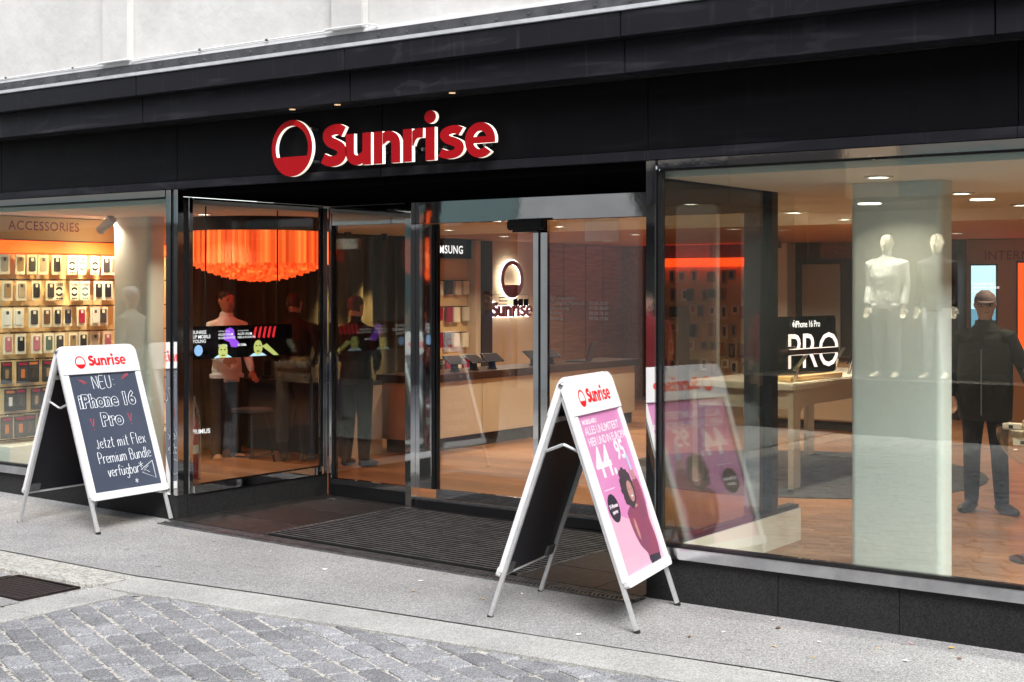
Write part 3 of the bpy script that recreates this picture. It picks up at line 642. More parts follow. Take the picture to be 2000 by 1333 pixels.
tag(mb.obj('notice_decal', ['decal_grey', 'card_black', 'cloth_navy'], None, 0, False, (-6.46, DY + .0185, 1.735)), 'thin outlined information sticker on the left glass door', 'decal')

# illuminated lettering on the fascia
sg = thing('illuminated_sign', 'red illuminated channel letters and round emblem on black fascia', 'sign', (-6.39, -.10, 2.66))
X0 = -6.93 * .985 + 6.39; XH = .221 * .985
for ch, x, sh in LOGO:
    mb = MB()
    for loops, lift in sh:
        mb.shape([[(X0 + (p[0] + x) * XH * 1.165, .020 + p[1] * XH) for p in lp] for lp in loops], .030 + lift * .3, frameM((0, .02, 0), (1, 0, 0), (0, 0, 1)), 0, 1)
    lt = mb.obj('letter', ['red_face', 'lit_side'], sg)
    for k in (.12, .55): MB().tube([(X0 + (x + k) * XH * 1.165, .021, .10), (X0 + (x + k) * XH * 1.165, .098, .10)], .012, 8).obj('spacer', 'steel_dull', lt)
mb = MB().shape([[(p[0] - .715, p[1] + .172) for p in lp] for lp in emblem(.200)], .030, frameM((0, .02, 0), (1, 0, 0), (0, 0, 1)), 0, 1)
eb = mb.obj('emblem', ['red_face', 'lit_side'], sg)
for dx, dz in ((.15, .13), (.16, -.10)): MB().tube([(-.715 + dx, .021, .172 + dz), (-.715 + dx, .098, .172 + dz)], .012, 8).obj('spacer', 'steel_dull', eb)
# wall cable with clips along the ledge
cp = [(-12, -.164, 3.607), (-9.3, -.164, 3.607), (-9.15, -.196, 3.609), (-8.76, -.196, 3.609), (-8.62, -.164, 3.608), (-6.8, -.164, 3.612), (-6.70, -.196, 3.614), (-6.34, -.196, 3.612), (-6.25, -.164, 3.60)]
cb = thing('wall_cable', 'thin white cable clipped along the foot of the plaster wall', 'cable', (-9, -.17, 3.6))
W(MB().tube(spline(cp, 4), .006, 6), cb).obj('cable', 'white_frame', cb, 0, True)
for x in (-10.4, -9.5, -8.0, -7.3, -6.6): W(MB().box(x - .01, x + .01, -.172, -.1555, 3.602, 3.618), cb).obj('clip', 'steel_dull', cb)

# ------------------------------------------------------------------ the room behind the glass
FZ = .06; CZ = 2.5
def struct(name, m, b, label=None): return kind(box(name, m, b), 'structure', label)
struct('shop_floor', 'floor_wood', (-11.8, 2.4, 1.665, 12, -.1, FZ), 'warm oak plank floor of the shop'); struct('shop_floor', 'floor_wood', (-11.8, -8.53, .1, 1.6645, -.1, FZ)); struct('shop_floor', 'floor_wood', (-4.184, 2.4, .1, 1.6645, -.1, FZ))
struct('shop_ceiling', 'ceiling_white', (-11.8, 2.4, 1.67, 6.5, CZ, CZ + .1), 'off white shop ceiling with round downlights'); struct('shop_ceiling', 'ceiling_white', (-11.8, -8.48, .06, 1.669, CZ, CZ + .045)); struct('shop_ceiling', 'ceiling_white', (-4.19, 2.4, .06, 1.669, CZ, CZ + .045))
struct('shop_ceiling', 'ceiling_tan', (-11.8, 2.4, 6.501, 12, CZ, CZ + .1), 'orange tan ceiling at the back of the shop')  # back part of the ceiling in its own even orange tan
sideW = struct('shop_wall_side', 'wall_beige', (-12.0, -11.8, .05, 12.2, -.1, 2.62), 'beige side wall of the shop')
struct('shop_wall_back', 'wall_wood', (-11.8, 2.4, 12.0, 12.2, -.1, 2.62), 'brown back wall of the shop'); struct('shop_wall_right', 'wall_beige', (2.4, 2.6, .05, 12.2, -.1, 2.62)); struct('shop_bulkhead', 'wall_dark', (-16, 2.5, .26, .32, 2.6, 3.1))
for y0, y1 in ((9.75, 10.3), (10.32, 10.9), (10.92, 11.4), (11.42, 11.98)): box('wall_panel', 'wall_wood', (-11.798, -11.76, y0, y1, .06, 2.49), sideW, .003)
kind(MB().lathe([(1.75, 0), (1.75, .008)], 40, 0, None).obj('carpet', 'carpet', None, 0, False, (-5.75, 5.4, FZ + .001)), 'structure', 'round dark grey carpet under the display table')
def column(x0, x1, y0, y1, label):
    q = .045; pl_ = [p for cx, cy, a_ in ((x1 - q, y1 - q, 0), (x0 + q, y1 - q, 90), (x0 + q, y0 + q, 180), (x1 - q, y0 + q, 270)) for p in arc(cx, cy, q, a_, a_ + 90, 6)]; mx, my = (x0 + x1) / 2, (y0 + y1) / 2
    tag(MB().shape([[(p[0] - mx, p[1] - my) for p in pl_]], CZ - FZ - .002).obj('column', 'column_paint', None, 0, True, (mx, my, FZ)), label, 'column')
column(-3.47, -2.88, 1.15, 1.35, 'flat faced pale grey column behind the right shop window'); column(-10.80, -10.28, 1.25, 1.45, 'flat faced pale grey column behind the left shop window')
# downlights
def downlight(px, py, label, e=12.):
    v = CAMF + (px - 1000) / 2750 * CAMR; t = (CZ - 1.85) * 2750 / (561 - py); place_lamp(v.x * t, v.y * t - 7.27, label, e)
def place_lamp(x, y, label, e=8., grp='round ceiling downlights in the shop', col=(1, .80, .58)):
    d = thing('ceiling_downlight', label, 'downlight', (x, y, CZ), 0, grp)
    MB().lathe([(.085, 0), (.085, -.008), (.062, -.010), (.058, -.002)], 24).obj('rim', 'lamp_ring', d, 0, True); MB().lathe([(.057, -.003), (.057, -.006)], 20).obj('bulb', 'lamp_disc', d)
    L = bpy.data.lights.new('downlight', 'AREA'); L.shape = 'DISK'; L.size = .10; L.energy = e; L.color = col; L.spread = rad(125)
    lo = bpy.data.objects.new('downlight', L); COL.objects.link(lo); lo.location = (x, y, CZ - .014)
downlight(1716, 345, 'round downlight just in front of the right column top', 2.2)
downlight(1878, 377, 'round downlight right of the column top', 4); downlight(1995, 400, 'round downlight at the right edge of the picture', 3)
downlight(1650, 428, 'round downlight just left of the right column'); downlight(1552, 415, 'round downlight above the black product display')
downlight(398, 418, 'round downlight above the orange fringe lamp', 7); downlight(214, 426, 'round downlight beside the accessories lettering', 9)
for x, y, wh in ((-9.9, 5.2, 'above the near end of the long counter'), (-8.4, 5.2, 'between the long counter and the display table'), (-10.6, 7.2, 'above the device rack'), (-8.9, 7.6, 'beside the far half of the long counter'), (-7.2, 6.9, 'left of the far end of the display table'), (-10.4, 9.4, 'before the glowing wall emblem'), (-8.3, 10.2, 'above the left end of the welcome counter'), (-5.6, 9.6, 'right of the welcome counter'), (-3.8, 7.8, 'between the orange panel and the right column'), (-6.2, 3.2, 'just inside the right sliding door'), (-1.2, 3.5, 'added out of view beyond the high table'), (-1.6, 7.5, 'added out of view at the far right of the shop')): place_lamp(x, y, 'round ceiling downlight ' + wh, 12)  # the last two hang out of view, added to even out the light
for x, y, wh in ((-1.75, .95, 'nearest'), (-.5, 1.2, 'second')): place_lamp(x, y, 'added round downlight behind the window, right of the picture edge, ' + wh, 17, col=(1, .96, .90))  # unseen lamps added to brighten the right column and the ceiling near it
st2 = thing('track_spotlight', 'white cylinder spotlight beside the maroon lettering in the left window', 'spotlight', (-10.55, 1.00, CZ))
MB().tube([(0, 0, 0), (0, 0, -.05)], .012, 8).obj('stem', 'white_frame', st2, 0, True); MB().tube([(.07, 0, -.03), (-.10, -.01, -.13)], .042, 18).obj('can', 'white_frame', st2, 0, True); MB().tube([(-.098, -.01, -.129), (-.102, -.01, -.131)], .036, 16).obj('lens', 'lamp_disc', st2)
for y, e_ in ((.45, 14), (1.95, 18)):
    L = bpy.data.lights.new('track', 'SPOT'); L.energy = e_; L.color = (1, .68, .30); L.spot_size = rad(92); L.spot_blend = .8; L.shadow_soft_size = .035
    lo = bpy.data.objects.new('track', L); COL.objects.link(lo); lo.location = (-10.67, y + .26, CZ - .14); lo.rotation_euler = (0, rad(38), 0)
st3 = copy_tree(st2); st3.location.y = 2.22; st3['label'] = 'white cylinder spotlight added unseen behind the left column'  # unseen second spotlight, added to warm the accessory wall
# wall washer on the curtain
for y in (5.1, 5.75):
    sp = thing('curtain_spotlight', 'small warm spotlight washing the curtain' + (' nearest the window' if y < 5.5 else ' farther from the window'), 'spotlight', (-11.35, y, CZ)); MB().lathe([(.04, 0), (.04, -.09), (.032, -.09)], 16).obj('can', 'black_plastic', sp, 0, True)
    L = bpy.data.lights.new('wash', 'SPOT'); L.energy = 230; L.color = (1, .66, .22); L.spot_size = rad(36); L.spot_blend = .8; L.shadow_soft_size = .03
    lo = bpy.data.objects.new('wash', L); COL.objects.link(lo); lo.location = (-11.35, y, CZ - .1); lo.rotation_euler = (0, rad(14), 0)

# accessory wall at the left window
AX = -11.2
ar = thing('accessory_wall', 'cream slatted accessory display wall under an orange light strip', 'display wall', (-11.4, 1.3, FZ))
box('board', 'slat_board', (-11.79, AX - .03, .22, 2.34, FZ, 2.16), ar)
rows = [2.145, 1.905, 1.660, 1.420, 1.175, .925, .680]
e = [2.158] + [z + .012 for z in rows[1:]] + [.46]
for a, b in zip(e, e[1:]): W(MB().box(AX - .0295, AX - .004, .22, 2.34, b + .006, a - .006), ar).obj('slat', 'slat_board', ar)
W(MB().box(AX - .0295, AX - .016, .22, 2.34, .455, 2.155), ar).obj('slat_gap', 'slat_gap', ar)
box('base_plinth', 'white_gloss', (-11.79, AX + .30, .22, 2.34, FZ, .43), ar, .004)
box('light_strip', 'orange_light', (-11.79, AX + .01, .22, 2.34, 2.165, 2.275), ar); box('strip_trim', 'slat_gap', (-11.79, AX + .02, .22, 2.34, 2.2755, 2.285), ar)
box('header', 'slat_board', (-11.79, AX, .22, 2.34, 2.2855, 2.495), ar)
SY = lambda x, y, z: frameM((x, y, z), (0, 1, 0), (0, 0, 1))
W(text('ACCESSORIES', .118, SY(AX + .003, .405, 2.375), .0006, 0, 0, None, 'LEFT', 1.08), ar).obj('lettering', 'maroon', ar)
# packages on it: each one hangs from a wire hook
ORD = ['first', 'second', 'third', 'fourth', 'fifth', 'sixth', 'seventh', 'eighth', 'ninth', 'tenth', 'eleventh']
RN = ['top', 'second', 'third', 'fourth', 'fifth', 'sixth', 'bottom']
caseset = [['clear', 'tan', 'charcoal', 'clear', 'black', 'care', 'care2', 'care'], ['tan', 'clear', 'black', 'charcoal', 'care', 'care', 'care2', 'black'], ['white', 'white', 'charcoal', 'brown', 'black', 'navy', 'crimson', 'white'],
           ['pink', 'black', 'pink', 'green', 'charcoal', 'tan', 'black', 'clear'], ['k', 'k', 'ko', 'k', 'ko', 'k', 'ko', 'k'], ['ko', 'k', 'k', 'ko', 'k', 'k', 'ko', 'k'], ['k', 'k', 'k', 'ko', 'k', 'k', 'k', 'ko']]
CW = dict(clear='clear', tan='tan', charcoal='charcoal', black='black', brown='brown', navy='navy blue', crimson='crimson', white='white', pink='pink', green='dark green')
def package(kindc, y, z, label):
    dark = kindc[0] == 'k'; hh, hw = (.168, .053) if not dark else (.185, .058); x = AX + R.uniform(.05, .13)
    t = thing('phone_case_package' if not dark else 'accessory_package', label, 'package', (x, y, z), R.uniform(-.12, .12), 'packages on the accessory wall')
    MB().box(-.012, 0, -hw, hw, -hh - .012, 0).obj('card', 'card_black' if dark else 'card_white', t, .002)
    MB().tube([(AX - x - .005, 0, .012), (.01, 0, .012), (.018, 0, .02)], .0025, 5).obj('hook', 'silver', t)
    def sh(name, loops, m, d=.004): MB().shape(loops, d, SY(.0003, 0, 0), 0).obj(name, m, t)
    rr = lambda w_, z0, z1, r=.012: [p for cx, cy, a in ((w_ - r, z1 - r, 0), (-w_ + r, z1 - r, 90), (-w_ + r, z0 + r, 180), (w_ - r, z0 + r, 270)) for p in arc(cx, cy, r, a, a + 90, 3)]
    if kindc.startswith('care'):
        text('CARE', .030, SY(.001, -.034, -.042), .0012, 0, 0).obj('lettering', 'case_charcoal', t)
        m = 'case_black' if kindc == 'care' else 'case_teal'
        ro, ri = .043, .024
        for a0 in (25, 205): sh('ring_print', [arc(0, -.098, ro, a0, a0 + 130, 10) + arc(0, -.098, ri, a0 + 130, a0, 10)], m, .0012)
        for k in range(3): sh('icon', [rect(-.03 + k * .024, -.012 + k * .024, -.168, -.156)], m, .0012)
    elif dark:
        sh('window_print', [rr(.046, -.165, -.05)], 'case_charcoal', .0015); sh('product', [rr(.018, -.15, -.07, .006)], R.choice(['case_tan', 'case_white', 'case_orange', 'silver']), .004)
        sh('brand_bar', [rect(-.04, .04, -.035, -.012)], 'case_orange' if kindc == 'ko' else 'case_crimson', .0012)
    else:
        sh('phone_case', [rr(.034, -.152, -.022)], 'case_' + kindc, .007); sh('camera_cutout', [rr(.013, -.058, -.028, .005)], 'card_white' if kindc in ('black', 'brown', 'navy', 'crimson', 'charcoal', 'pink', 'green') else 'case_charcoal', .0085)
for r_, z in enumerate(rows):
    for c in range(10):
        k = (caseset[r_] + caseset[(r_ + 4) % 4 if r_ < 4 else r_][2:4])[c]; y = .335 + c * .134 + (.03 if r_ % 2 else 0) + R.uniform(-.010, .010)
        d = ('black box with orange bar' if k == 'ko' else 'black box with crimson bar') if k[0] == 'k' else ('white box with teal ring print' if k == 'care2' else 'white box with black ring print' if k == 'care' else CW[k] + ' phone case in cream card')
        package(k, y, z, f'{d}, {ORD[c]} from left in {RN[r_]} row of accessory wall')

# curtain
cu = thing('curtain', 'floor length pleated grey brown curtain along the side wall', 'curtain', (-11.7, 4.7, FZ))
mb = MB(); vs = []; N = 260
for i in range(N + 1):
    y = 2.42 + 4.5 * i / N; a = .045 * math.sin(y * 27 + .8 * math.sin(y * 3.1)) + .02 * math.sin(y * 11.3)
    vs += [(-11.70 + a * (1.0 + .25 * math.sin(y * 5)), y, FZ + .01), (-11.70 + a, y, 1.3), (-11.70 + a * .8, y, CZ - .01)]
mb.add(vs, [(i * 3 + j, i * 3 + 3 + j, i * 3 + 4 + j, i * 3 + 1 + j) for i in range(N) for j in range(2)])
W(mb, cu).obj('fabric', 'curtain', cu, 0, 2); box('rail', 'dark_metal', (-11.73, -11.67, 2.4, 6.95, CZ - .03, CZ - .001), cu)
# fringe lamp
fp = (-9.92, 2.28)
pl = thing('fringe_pendant_lamp', 'large round lamp of glowing orange hanging strips', 'lamp', (*fp, 1.9))
MB().lathe([(.72, .475), (.72, .60), (.70, .60), (.70, .475)], 48).obj('ring_housing', 'black_plastic', pl, 0, True); MB().lathe([(.69, .50), (.69, .515)], 40).obj('top_plate', 'fringe0', pl)
strips = []
for rr_ in (.68, .64, .59, .54, .48, .42, .35, .28, .20, .11):
    n_ = int(2 * PI * rr_ / .033)
    for i in range(n_):
        a = 2 * PI * (i + R.random() * .3) / n_; strips.append(((fp[0] + rr_ * math.cos(a)) ** 2 + (fp[1] + 7.27 + rr_ * math.sin(a)) ** 2, rr_, a))
strips.sort(); late = MB()
for i, (d_, rr_, a) in enumerate(strips):
    zb = .17 * (rr_ / .68) ** 2 + R.uniform(-.006, .006)
    if i < 290: MB().box(-.0012, .0012, -.0148, .0148, zb, .499).obj('fringe_strip', R.choices(FR, (3, 4, 2, 1))[0], pl, 0, False, (rr_ * math.cos(a), rr_ * math.sin(a), 0), a)
    else: late.box(-.0012, .0012, -.0148, .0148, zb, .499, 0, Matrix.Translation((rr_ * math.cos(a), rr_ * math.sin(a), 0)) @ Matrix.Rotation(a, 4, 'Z'))
kind(late.obj('fringe_strips_behind', 'fringe1', pl), 'stuff')
# desk, stool, bar screen, extinguisher
dk = thing('service_desk', 'low brown service desk behind the customers', 'desk', (-10.8, 3.9, FZ))
box('top', 'brown_top', (-11.6, -10.0, 3.6, 4.2, .80, .84), dk, .004); box('front_panel', 'wall_dark', (-11.58, -10.05, 3.70, 3.73, FZ, .7995), dk); box('side_panel', 'counter_front', (-10.045, -10.01, 3.62, 4.18, FZ, .7995), dk)
for x in (-11.3, -10.75, -10.35):
    tm = thing('payment_terminal', 'dark card terminal on the service desk, ' + {-11.3: 'farthest left', -10.75: 'the middle one', -10.35: 'nearest the door'}[x], 'terminal', (x, 3.75, .841), .3, 'terminals on the desk'); MB().box(-.05, .05, -.06, .06, 0, .03).obj('base', 'black_plastic', tm, .006); MB().box(-.045, .045, -.012, .012, .03, .20).obj('body', 'dark_metal', tm, .006); MB().box(-.036, .036, -.0135, -.0122, .11, .185).obj('screen', 'screen_red' if x == -10.75 else 'tablet_screen', tm)
sl_ = thing('bar_stool', 'dark round bar stool with splayed legs by the side window', 'stool', (-9.72, 2.0, FZ), .4)
MB().lathe([(.02, .60), (.185, .605), (.20, .625), (.19, .65), (.05, .66), (0, .66)], 28).obj('seat', 'cloth_black', sl_, 0, True)
for a in range(4):
    ca, sa = math.cos(a * PI / 2 + .4), math.sin(a * PI / 2 + .4); MB().tube([(ca * .12, sa * .12, .60), (ca * .24, sa * .24, 0)], [.016, .012], 8).obj('leg', 'dark_metal', sl_, 0, True)
MB().tube(arc(0, 0, .19, 0, 360, 24) and [(x, y, .22) for x, y in arc(0, 0, .195, 0, 360, 24)], .008, 6).obj('footrest', 'dark_metal', sl_, 0, True)
ds = thing('bar_display', 'wide black digital display bar with colourful adverts in the side window', 'display', (-8.62, .86, 1.27))
MB().box(-.03, 0, -.56, .56, 0, .265).obj('screen', 'screen_black', ds, .003)
for y in (-.4, .4): MB().tube([(-.015, y, .265), (-.015, y, CZ - 1.27)], .006, 6).obj('hanger', 'dark_metal', ds)
YM = lambda y, z, d=.0015: frameM((d, y, z), (0, 1, 0), (0, 0, 1))
mb = MB()
for i, s_ in enumerate(('SUNRISE', 'UP MOBILE', 'YOUNG')): text(s_, .038, YM(-.55, .205 - i * .036), .0008, 0, 0, mb)
for k, l2_ in ((-.28, 'IN DER SCHWEIZ'), (-.07, 'HIER & IN EUROPA')):
    text('UP MOBILE YOUNG', .014, YM(k, .215), 0, 0, 0, mb); text('ALLES UNLIM.', .027, YM(k, .185), .0005, 0, 0, mb); text(l2_, .024, YM(k, .158), .0005, 0, 0, mb); text('25.95/Mt.', .026, YM(k, .095), .001, 0, 0, mb)
mb.obj('lettering', 'text_white', ds)
MB().shape([arc(0, 0, .044, 0, 345, 23)], 0, YM(-.49, .072)).obj('badge', 'screen_blue', ds)
MB().shape([[(-.22, .15), (-.20, .235), (-.15, .25), (-.11, .23), (-.10, .16), (-.05, .12), (-.08, .085), (-.14, .09), (-.16, .13)]], 0, YM(0, 0, .0012)).obj('cap_shape', 'screen_purple', ds)
for cy, cz in ((-.23, .055), (.16, .075)):
    MB().shape([[(x, max(.004, y)) for x, y in arc(cy, cz, .05, 0, 345, 20, .062)]], 0, YM(0, 0, .002)).obj('portrait_face', 'screen_lime', ds)
    MB().shape([[(cy - .10, .004), (cy - .05, .03), (cy + .05, .03), (cy + .10, .004)]], 0, YM(0, 0, .0016)).obj('portrait_shoulder', 'screen_pale', ds)
    mb = MB()
    for q in (rect(cy - .028, cy - .01, cz + .012, cz + .02), rect(cy + .01, cy + .028, cz + .012, cz + .02), rect(cy - .016, cy + .018, cz - .034, cz - .026)): mb.shape([q], 0, YM(0, 0, .0026))
    mb.obj('portrait_features', 'screen_black', ds)
MB().shape([[(.20, .085), (.26, .105), (.40, .004), (.34, .004)]], 0, YM(0, 0, .0016)).obj('portrait_arm', 'screen_lime', ds)
for i in range(5): MB().shape([[(.10 + i * .055, .16), (.125 + i * .055, .245), (.15 + i * .055, .25), (.125 + i * .055, .15)]], 0, YM(0, 0, .0012)).obj('red_shape', 'screen_red', ds)
fx = thing('fire_extinguisher', 'red fire extinguisher in a clear bag inside the side window', 'extinguisher', (-8.62, .29, .33))
MB().lathe([(.055, 0), (.062, .01), (.062, .40), (.05, .46), (.022, .50), (.018, .53)], 24).obj('cylinder', 'ext_red', fx, 0, True); MB().lathe([(.0632, .20), (.0632, .27)], 24).obj('label_band', 'card_white', fx, 0, True)
text('PRIMUS', .05, frameM((.0645, -.05, .36), (.25, 1, 0), (0, 0, 1)), .001).obj('lettering', 'text_white', fx); MB().box(-.02, .06, -.012, .012, .53, .57).obj('valve', 'black_plastic', fx, .004)
MB().loft([((0, 0, -.005), .085, .075), ((0, 0, .25), .088, .08), ((0, 0, .50), .08, .07), ((0, 0, .60), .05, .03), ((0, 0, .66), .055, .012)], 18).obj('bag', 'bag_film', fx, 0, True)
tag(box('window_board', 'floor_wood', (-9.6, -8.53, .10, 1.6, FZ + .001, .30)), 'oak display ledge behind the side window', 'ledge')

# long counter with tablets, laptop
ct = thing('long_counter', 'long cream sales counter with a dark top', 'counter', (-9.87, 6.5, FZ))
box('toe_kick', 'wall_dark', (-10.1, -9.64, 4.36, 8.75, FZ, .20), ct)
for i in range(4): box('front_panel', 'counter_front', (-10.14, -9.60, 4.31 + i * 1.115, 4.31 + (i + 1) * 1.115 - .006, .2005, .815), ct, .003)
box('top', 'brown_top', (-10.18, -9.56, 4.27, 8.82, .8155, .90), ct, .004)
for i, y in enumerate((4.75, 5.15, 5.5, 5.85, 6.7, 7.05)):
    tb = thing('tablet_stand', 'black tablet on an angled stand, ' + ORD[i] + ' along the long counter from the entrance', 'tablet', (-9.78, y, .901), R.uniform(-.3, .3), 'tablets on the counter')
    MB().box(-.05, .05, -.04, .04, 0, .012).obj('foot', 'black_plastic', tb, .003); MB().add([(-.03, -.03, .012), (.035, -.03, .012), (.01, -.03, .13), (-.04, -.03, .10), (-.03, .03, .012), (.035, .03, .012), (.01, .03, .13), (-.04, .03, .10)], [(0, 1, 2, 3), (7, 6, 5, 4), (0, 4, 5, 1), (1, 5, 6, 2), (2, 6, 7, 3), (3, 7, 4, 0)]).obj('stand', 'black_plastic', tb)
    sc = MB(); Mt = Matrix.Translation((0, 0, .13)) @ Matrix.Rotation(rad(28), 4, 'Y'); sc.box(-.09, .09, -.12, .12, -.006, .006, 0, Mt); sc.box(-.08, .08, -.11, .11, .0062, .007, 1, Mt); sc.obj('tablet', ['black_plastic', 'tablet_screen'], tb)
lp = thing('laptop', 'open dark laptop on the far end of the long counter', 'laptop', (-9.82, 7.75, .901), rad(200)); MB().box(-.13, .13, -.18, .18, 0, .016).obj('keyboard_base', 'dark_metal', lp, .004); MB().box(-.006, .006, -.18, .18, 0, .25, 0, Matrix.Translation((-.13, 0, .016)) @ Matrix.Rotation(rad(-18), 4, 'Y')).obj('lid', 'dark_metal', lp, .004)
bb = thing('promo_stand', 'dark brown promotional stand with yellow print behind the right door', 'stand', (-9.05, 9.1, FZ), rad(38)); MB().box(-.03, .03, -.30, .30, 0, 1.55).obj('board', 'brown_board', bb, .004)
for z0, z1, a in ((1.10, 1.22, .18), (.86, .94, .15)): 
    for k in range(6): MB().box(.031, .034, -a + k * a / 3, -a + k * a / 3 + a / 3.6, z0, z1).obj('print_block', 'yellow_print', bb)
# device rack with black header
sr = thing('device_rack', 'wall rack of boxed devices under a black header with white lettering', 'rack', (-11.77, 7.8, FZ))
box('back_panel', 'slat_board', (-11.798, -11.77, 7.00, 7.95, .5, 2.235), sr); box('header', 'screen_black', (-11.798, -11.70, 6.97, 7.95, 2.236, 2.485), sr)
W(text('SAMSUNG', .150, SY(-11.698, 7.08, 2.300), .0030, 0, 0, None, 'LEFT', 1.08, 0, .95), sr).obj('lettering', 'text_white', sr)
for z in (1.93, 1.58, 1.23, .88): box('hook_rail', 'slat_gap', (-11.769, -11.755, 7.02, 7.93, z, z + .012), sr)
box('side_post', 'counter_front', (-11.798, -11.62, 7.955, 8.06, .06, 2.48), sr); box('side_trim', 'wall_dark', (-11.798, -11.60, 8.065, 8.30, .06, 2.48), sr)
for zi, z in enumerate((1.93, 1.58, 1.23, .88)):
    for k in range(5):
        p = tag(MB().box(-.02, .02, -.06, .06, -.17 - R.uniform(0, .03), 0).obj('device_package', R.choice(['card_white', 'card_white', 'card_black', 'case_crimson']), None, .002, False, (-11.72, 7.10 + k * .185 + R.uniform(-.02, .02), z)), f'small boxed accessory, {ORD[k]} from left in {RN[zi]} row under the black lettered header', 'package', 'boxes on the device rack')
# lit emblem and word on the side wall
ws = thing('wall_sign', 'dark red emblem and word with a white glow on the beige wall', 'sign', (-11.77, 8.92, 1.4))
YW = lambda y, z, d: frameM((d, y, z), (0, 1, 0), (0, 0, 1))
MB().shape([[(p[0], p[1] + .56) for p in lp] for lp in emblem(.265)], .02, YW(0, 0, .05)).obj('emblem', 'logo_dark_red', ws)
MB().shape([[(p[0], p[1] + .56) for p in lp] for lp in emblem(.285, .125)], .028, YW(0, 0, .018)).obj('emblem_glow', 'halo_white', ws)
xh = .155; k = 1.0 / (LOGO_W * xh)
for ch, x, sh in LOGO:
    mb = MB(); mh = MB()
    for loops, lift in sh: mb.shape([[(-.5 + (p[0] + x) * xh * k, p[1] * xh + .03) for p in lp] for lp in loops], .02 + lift * .3, YW(0, 0, .05)); mh.shape([[(-.5 - .008 + (p[0] + x) * xh * k * 1.0, p[1] * xh * 1.10 + .022) for p in lp] for lp in loops], .028 + lift * .3, YW(0, 0, .018))
    o = mb.obj('letter', 'logo_dark_red', ws); mh.obj('letter_glow', 'halo_white', ws)

# back of the shop
bk = thing('back_accessory_rack', 'far accessory rack on the back wall under a glowing orange strip', 'rack', (-10, 11.8, FZ))
box('board', 'slat_board', (-11.0, -9.0, 11.85, 11.99, FZ, 2.16), bk); box('light_strip', 'orange_light', (-11.0, -9.0, 11.78, 11.99, 2.165, 2.29), bk); box('end_light', 'orange_light', (-9.06, -9.0, 11.80, 11.849, .9, 2.16), bk); box('end_post', 'white_gloss', (-8.995, -8.78, 11.7, 11.99, FZ, 2.49), bk)
for r_ in range(6):
    for c in range(11):
        if R.random() < .10: continue
        w_, h_ = R.choice(((.055, .19), (.065, .16), (.045, .21), (.06, .13)))
        p = tag(MB().box(-w_, w_, -.012, .012, -h_, 0).add([(-.55 * w_, -.0135, -.8 * h_), (.5 * w_, -.0135, -.8 * h_), (.5 * w_, -.0135, -.16 * h_), (-.55 * w_, -.0135, -.16 * h_)], [(0, 1, 2, 3)], 1).obj('rack_package', [R.choice(['card_white', 'card_white', 'card_black', 'case_tan', 'case_clear']), R.choice(['case_black', 'case_charcoal', 'case_black', 'case_tan', 'case_orange'])], None, 0, False, (-10.88 + c * .172 + R.uniform(-.03, .03), 11.80 - R.uniform(0, .08), 2.10 - r_ * .27 + R.uniform(-.02, .02)), R.uniform(-.25, .25)), f'small package, {ORD[c]} from left in {RN[r_]} row of the far back rack', 'package', 'packages on the back rack')
dd = thing('back_door', 'grey staff door in a dark frame at the back', 'door', (-8.2, 11.97, FZ)); box('frame', 'wall_dark', (-8.74, -7.75, 11.94, 11.99, FZ, 2.25), dd); box('leaf', 'wall_grey', (-8.64, -8.05, 11.91, 11.939, FZ, 2.18), dd); box('handle', 'silver', (-8.13, -8.10, 11.86, 11.909, 1.05, 1.2), dd)
tag(box('dark_partition', 'wall_dark', (-6.75, -6.25, 11.6, 11.99, FZ, 2.3)), 'narrow black partition at the back beside the right column', 'partition')
iw = thing('internet_wall', 'brown wall panel with maroon lettering and lit screens', 'display wall', (-5, 11.98, FZ)); box('panel', 'ceiling_tan', (-6.24, -2.6, 11.93, 11.99, FZ, 2.49), iw)
W(text('INTERNET', .17, FX(-6.0, 11.925, 2.22), .001, 0, 0, None, 'LEFT', 1.05), iw).obj('lettering', 'maroon', iw)
s1 = thing('blue_wall_screen', 'upright pale blue advertising screen on the back wall', 'screen', (-6.0, 11.9, 1.0)); MB().box(-.18, .18, 0, .028, -.02, 1.16).obj('frame', 'black_plastic', s1, .003); MB().box(-.165, .165, -.003, -.0005, .0, .55).obj('lower_picture', 'screen_slate', s1); MB().box(-.165, .165, -.003, -.0005, .5505, 1.14).obj('upper_picture', 'screen_pale', s1)
mb = MB()
for i, s_ in enumerate(('ALLE SPIELE DER', 'NATIONAL LEAGUE', 'LIVE')): text(s_, .040, FX(-.145, -.0045, .88 - i * .05), .0012, 0, 0, mb)
text('Jetzt auf Sunrise TV verfügbar', .019, FX(-.145, -.0045, .70), 0, 0, 0, mb); mb.obj('lettering', 'text_white', s1)
MB().shape([[(-.02, .55), (.12, .62), (.15, .55), (.0, .47)]], 0, FX(0, -.005, 0)).obj('red_picture', 'screen_red', s1)
s2 = thing('orange_wall_panel', 'large glowing orange panel on the back wall', 'panel', (-5.05, 11.9, .9)); MB().box(-.52, .52, 0, .028, -.03, 1.30).obj('frame', 'black_plastic', s2, .003); MB().box(-.49, .49, -.003, -.0005, 0, 1.27).obj('picture', 'screen_orange', s2); MB().box(-.1, .45, -.006, -.0035, .05, .28).obj('pale_picture', 'panel_glow', s2)
c2 = thing('welcome_counter', 'pale counter with dark top behind the display table', 'counter', (-7.2, 9.6, FZ)); box('toe_kick', 'wall_dark', (-8.25, -6.15, 9.36, 9.94, FZ, .17), c2); box('front', 'counter_front', (-8.3, -6.1, 9.3, 10.0, .1705, .93), c2, .02); box('top', 'brown_top', (-8.32, -6.08, 9.28, 10.02, .9305, .97), c2, .004)
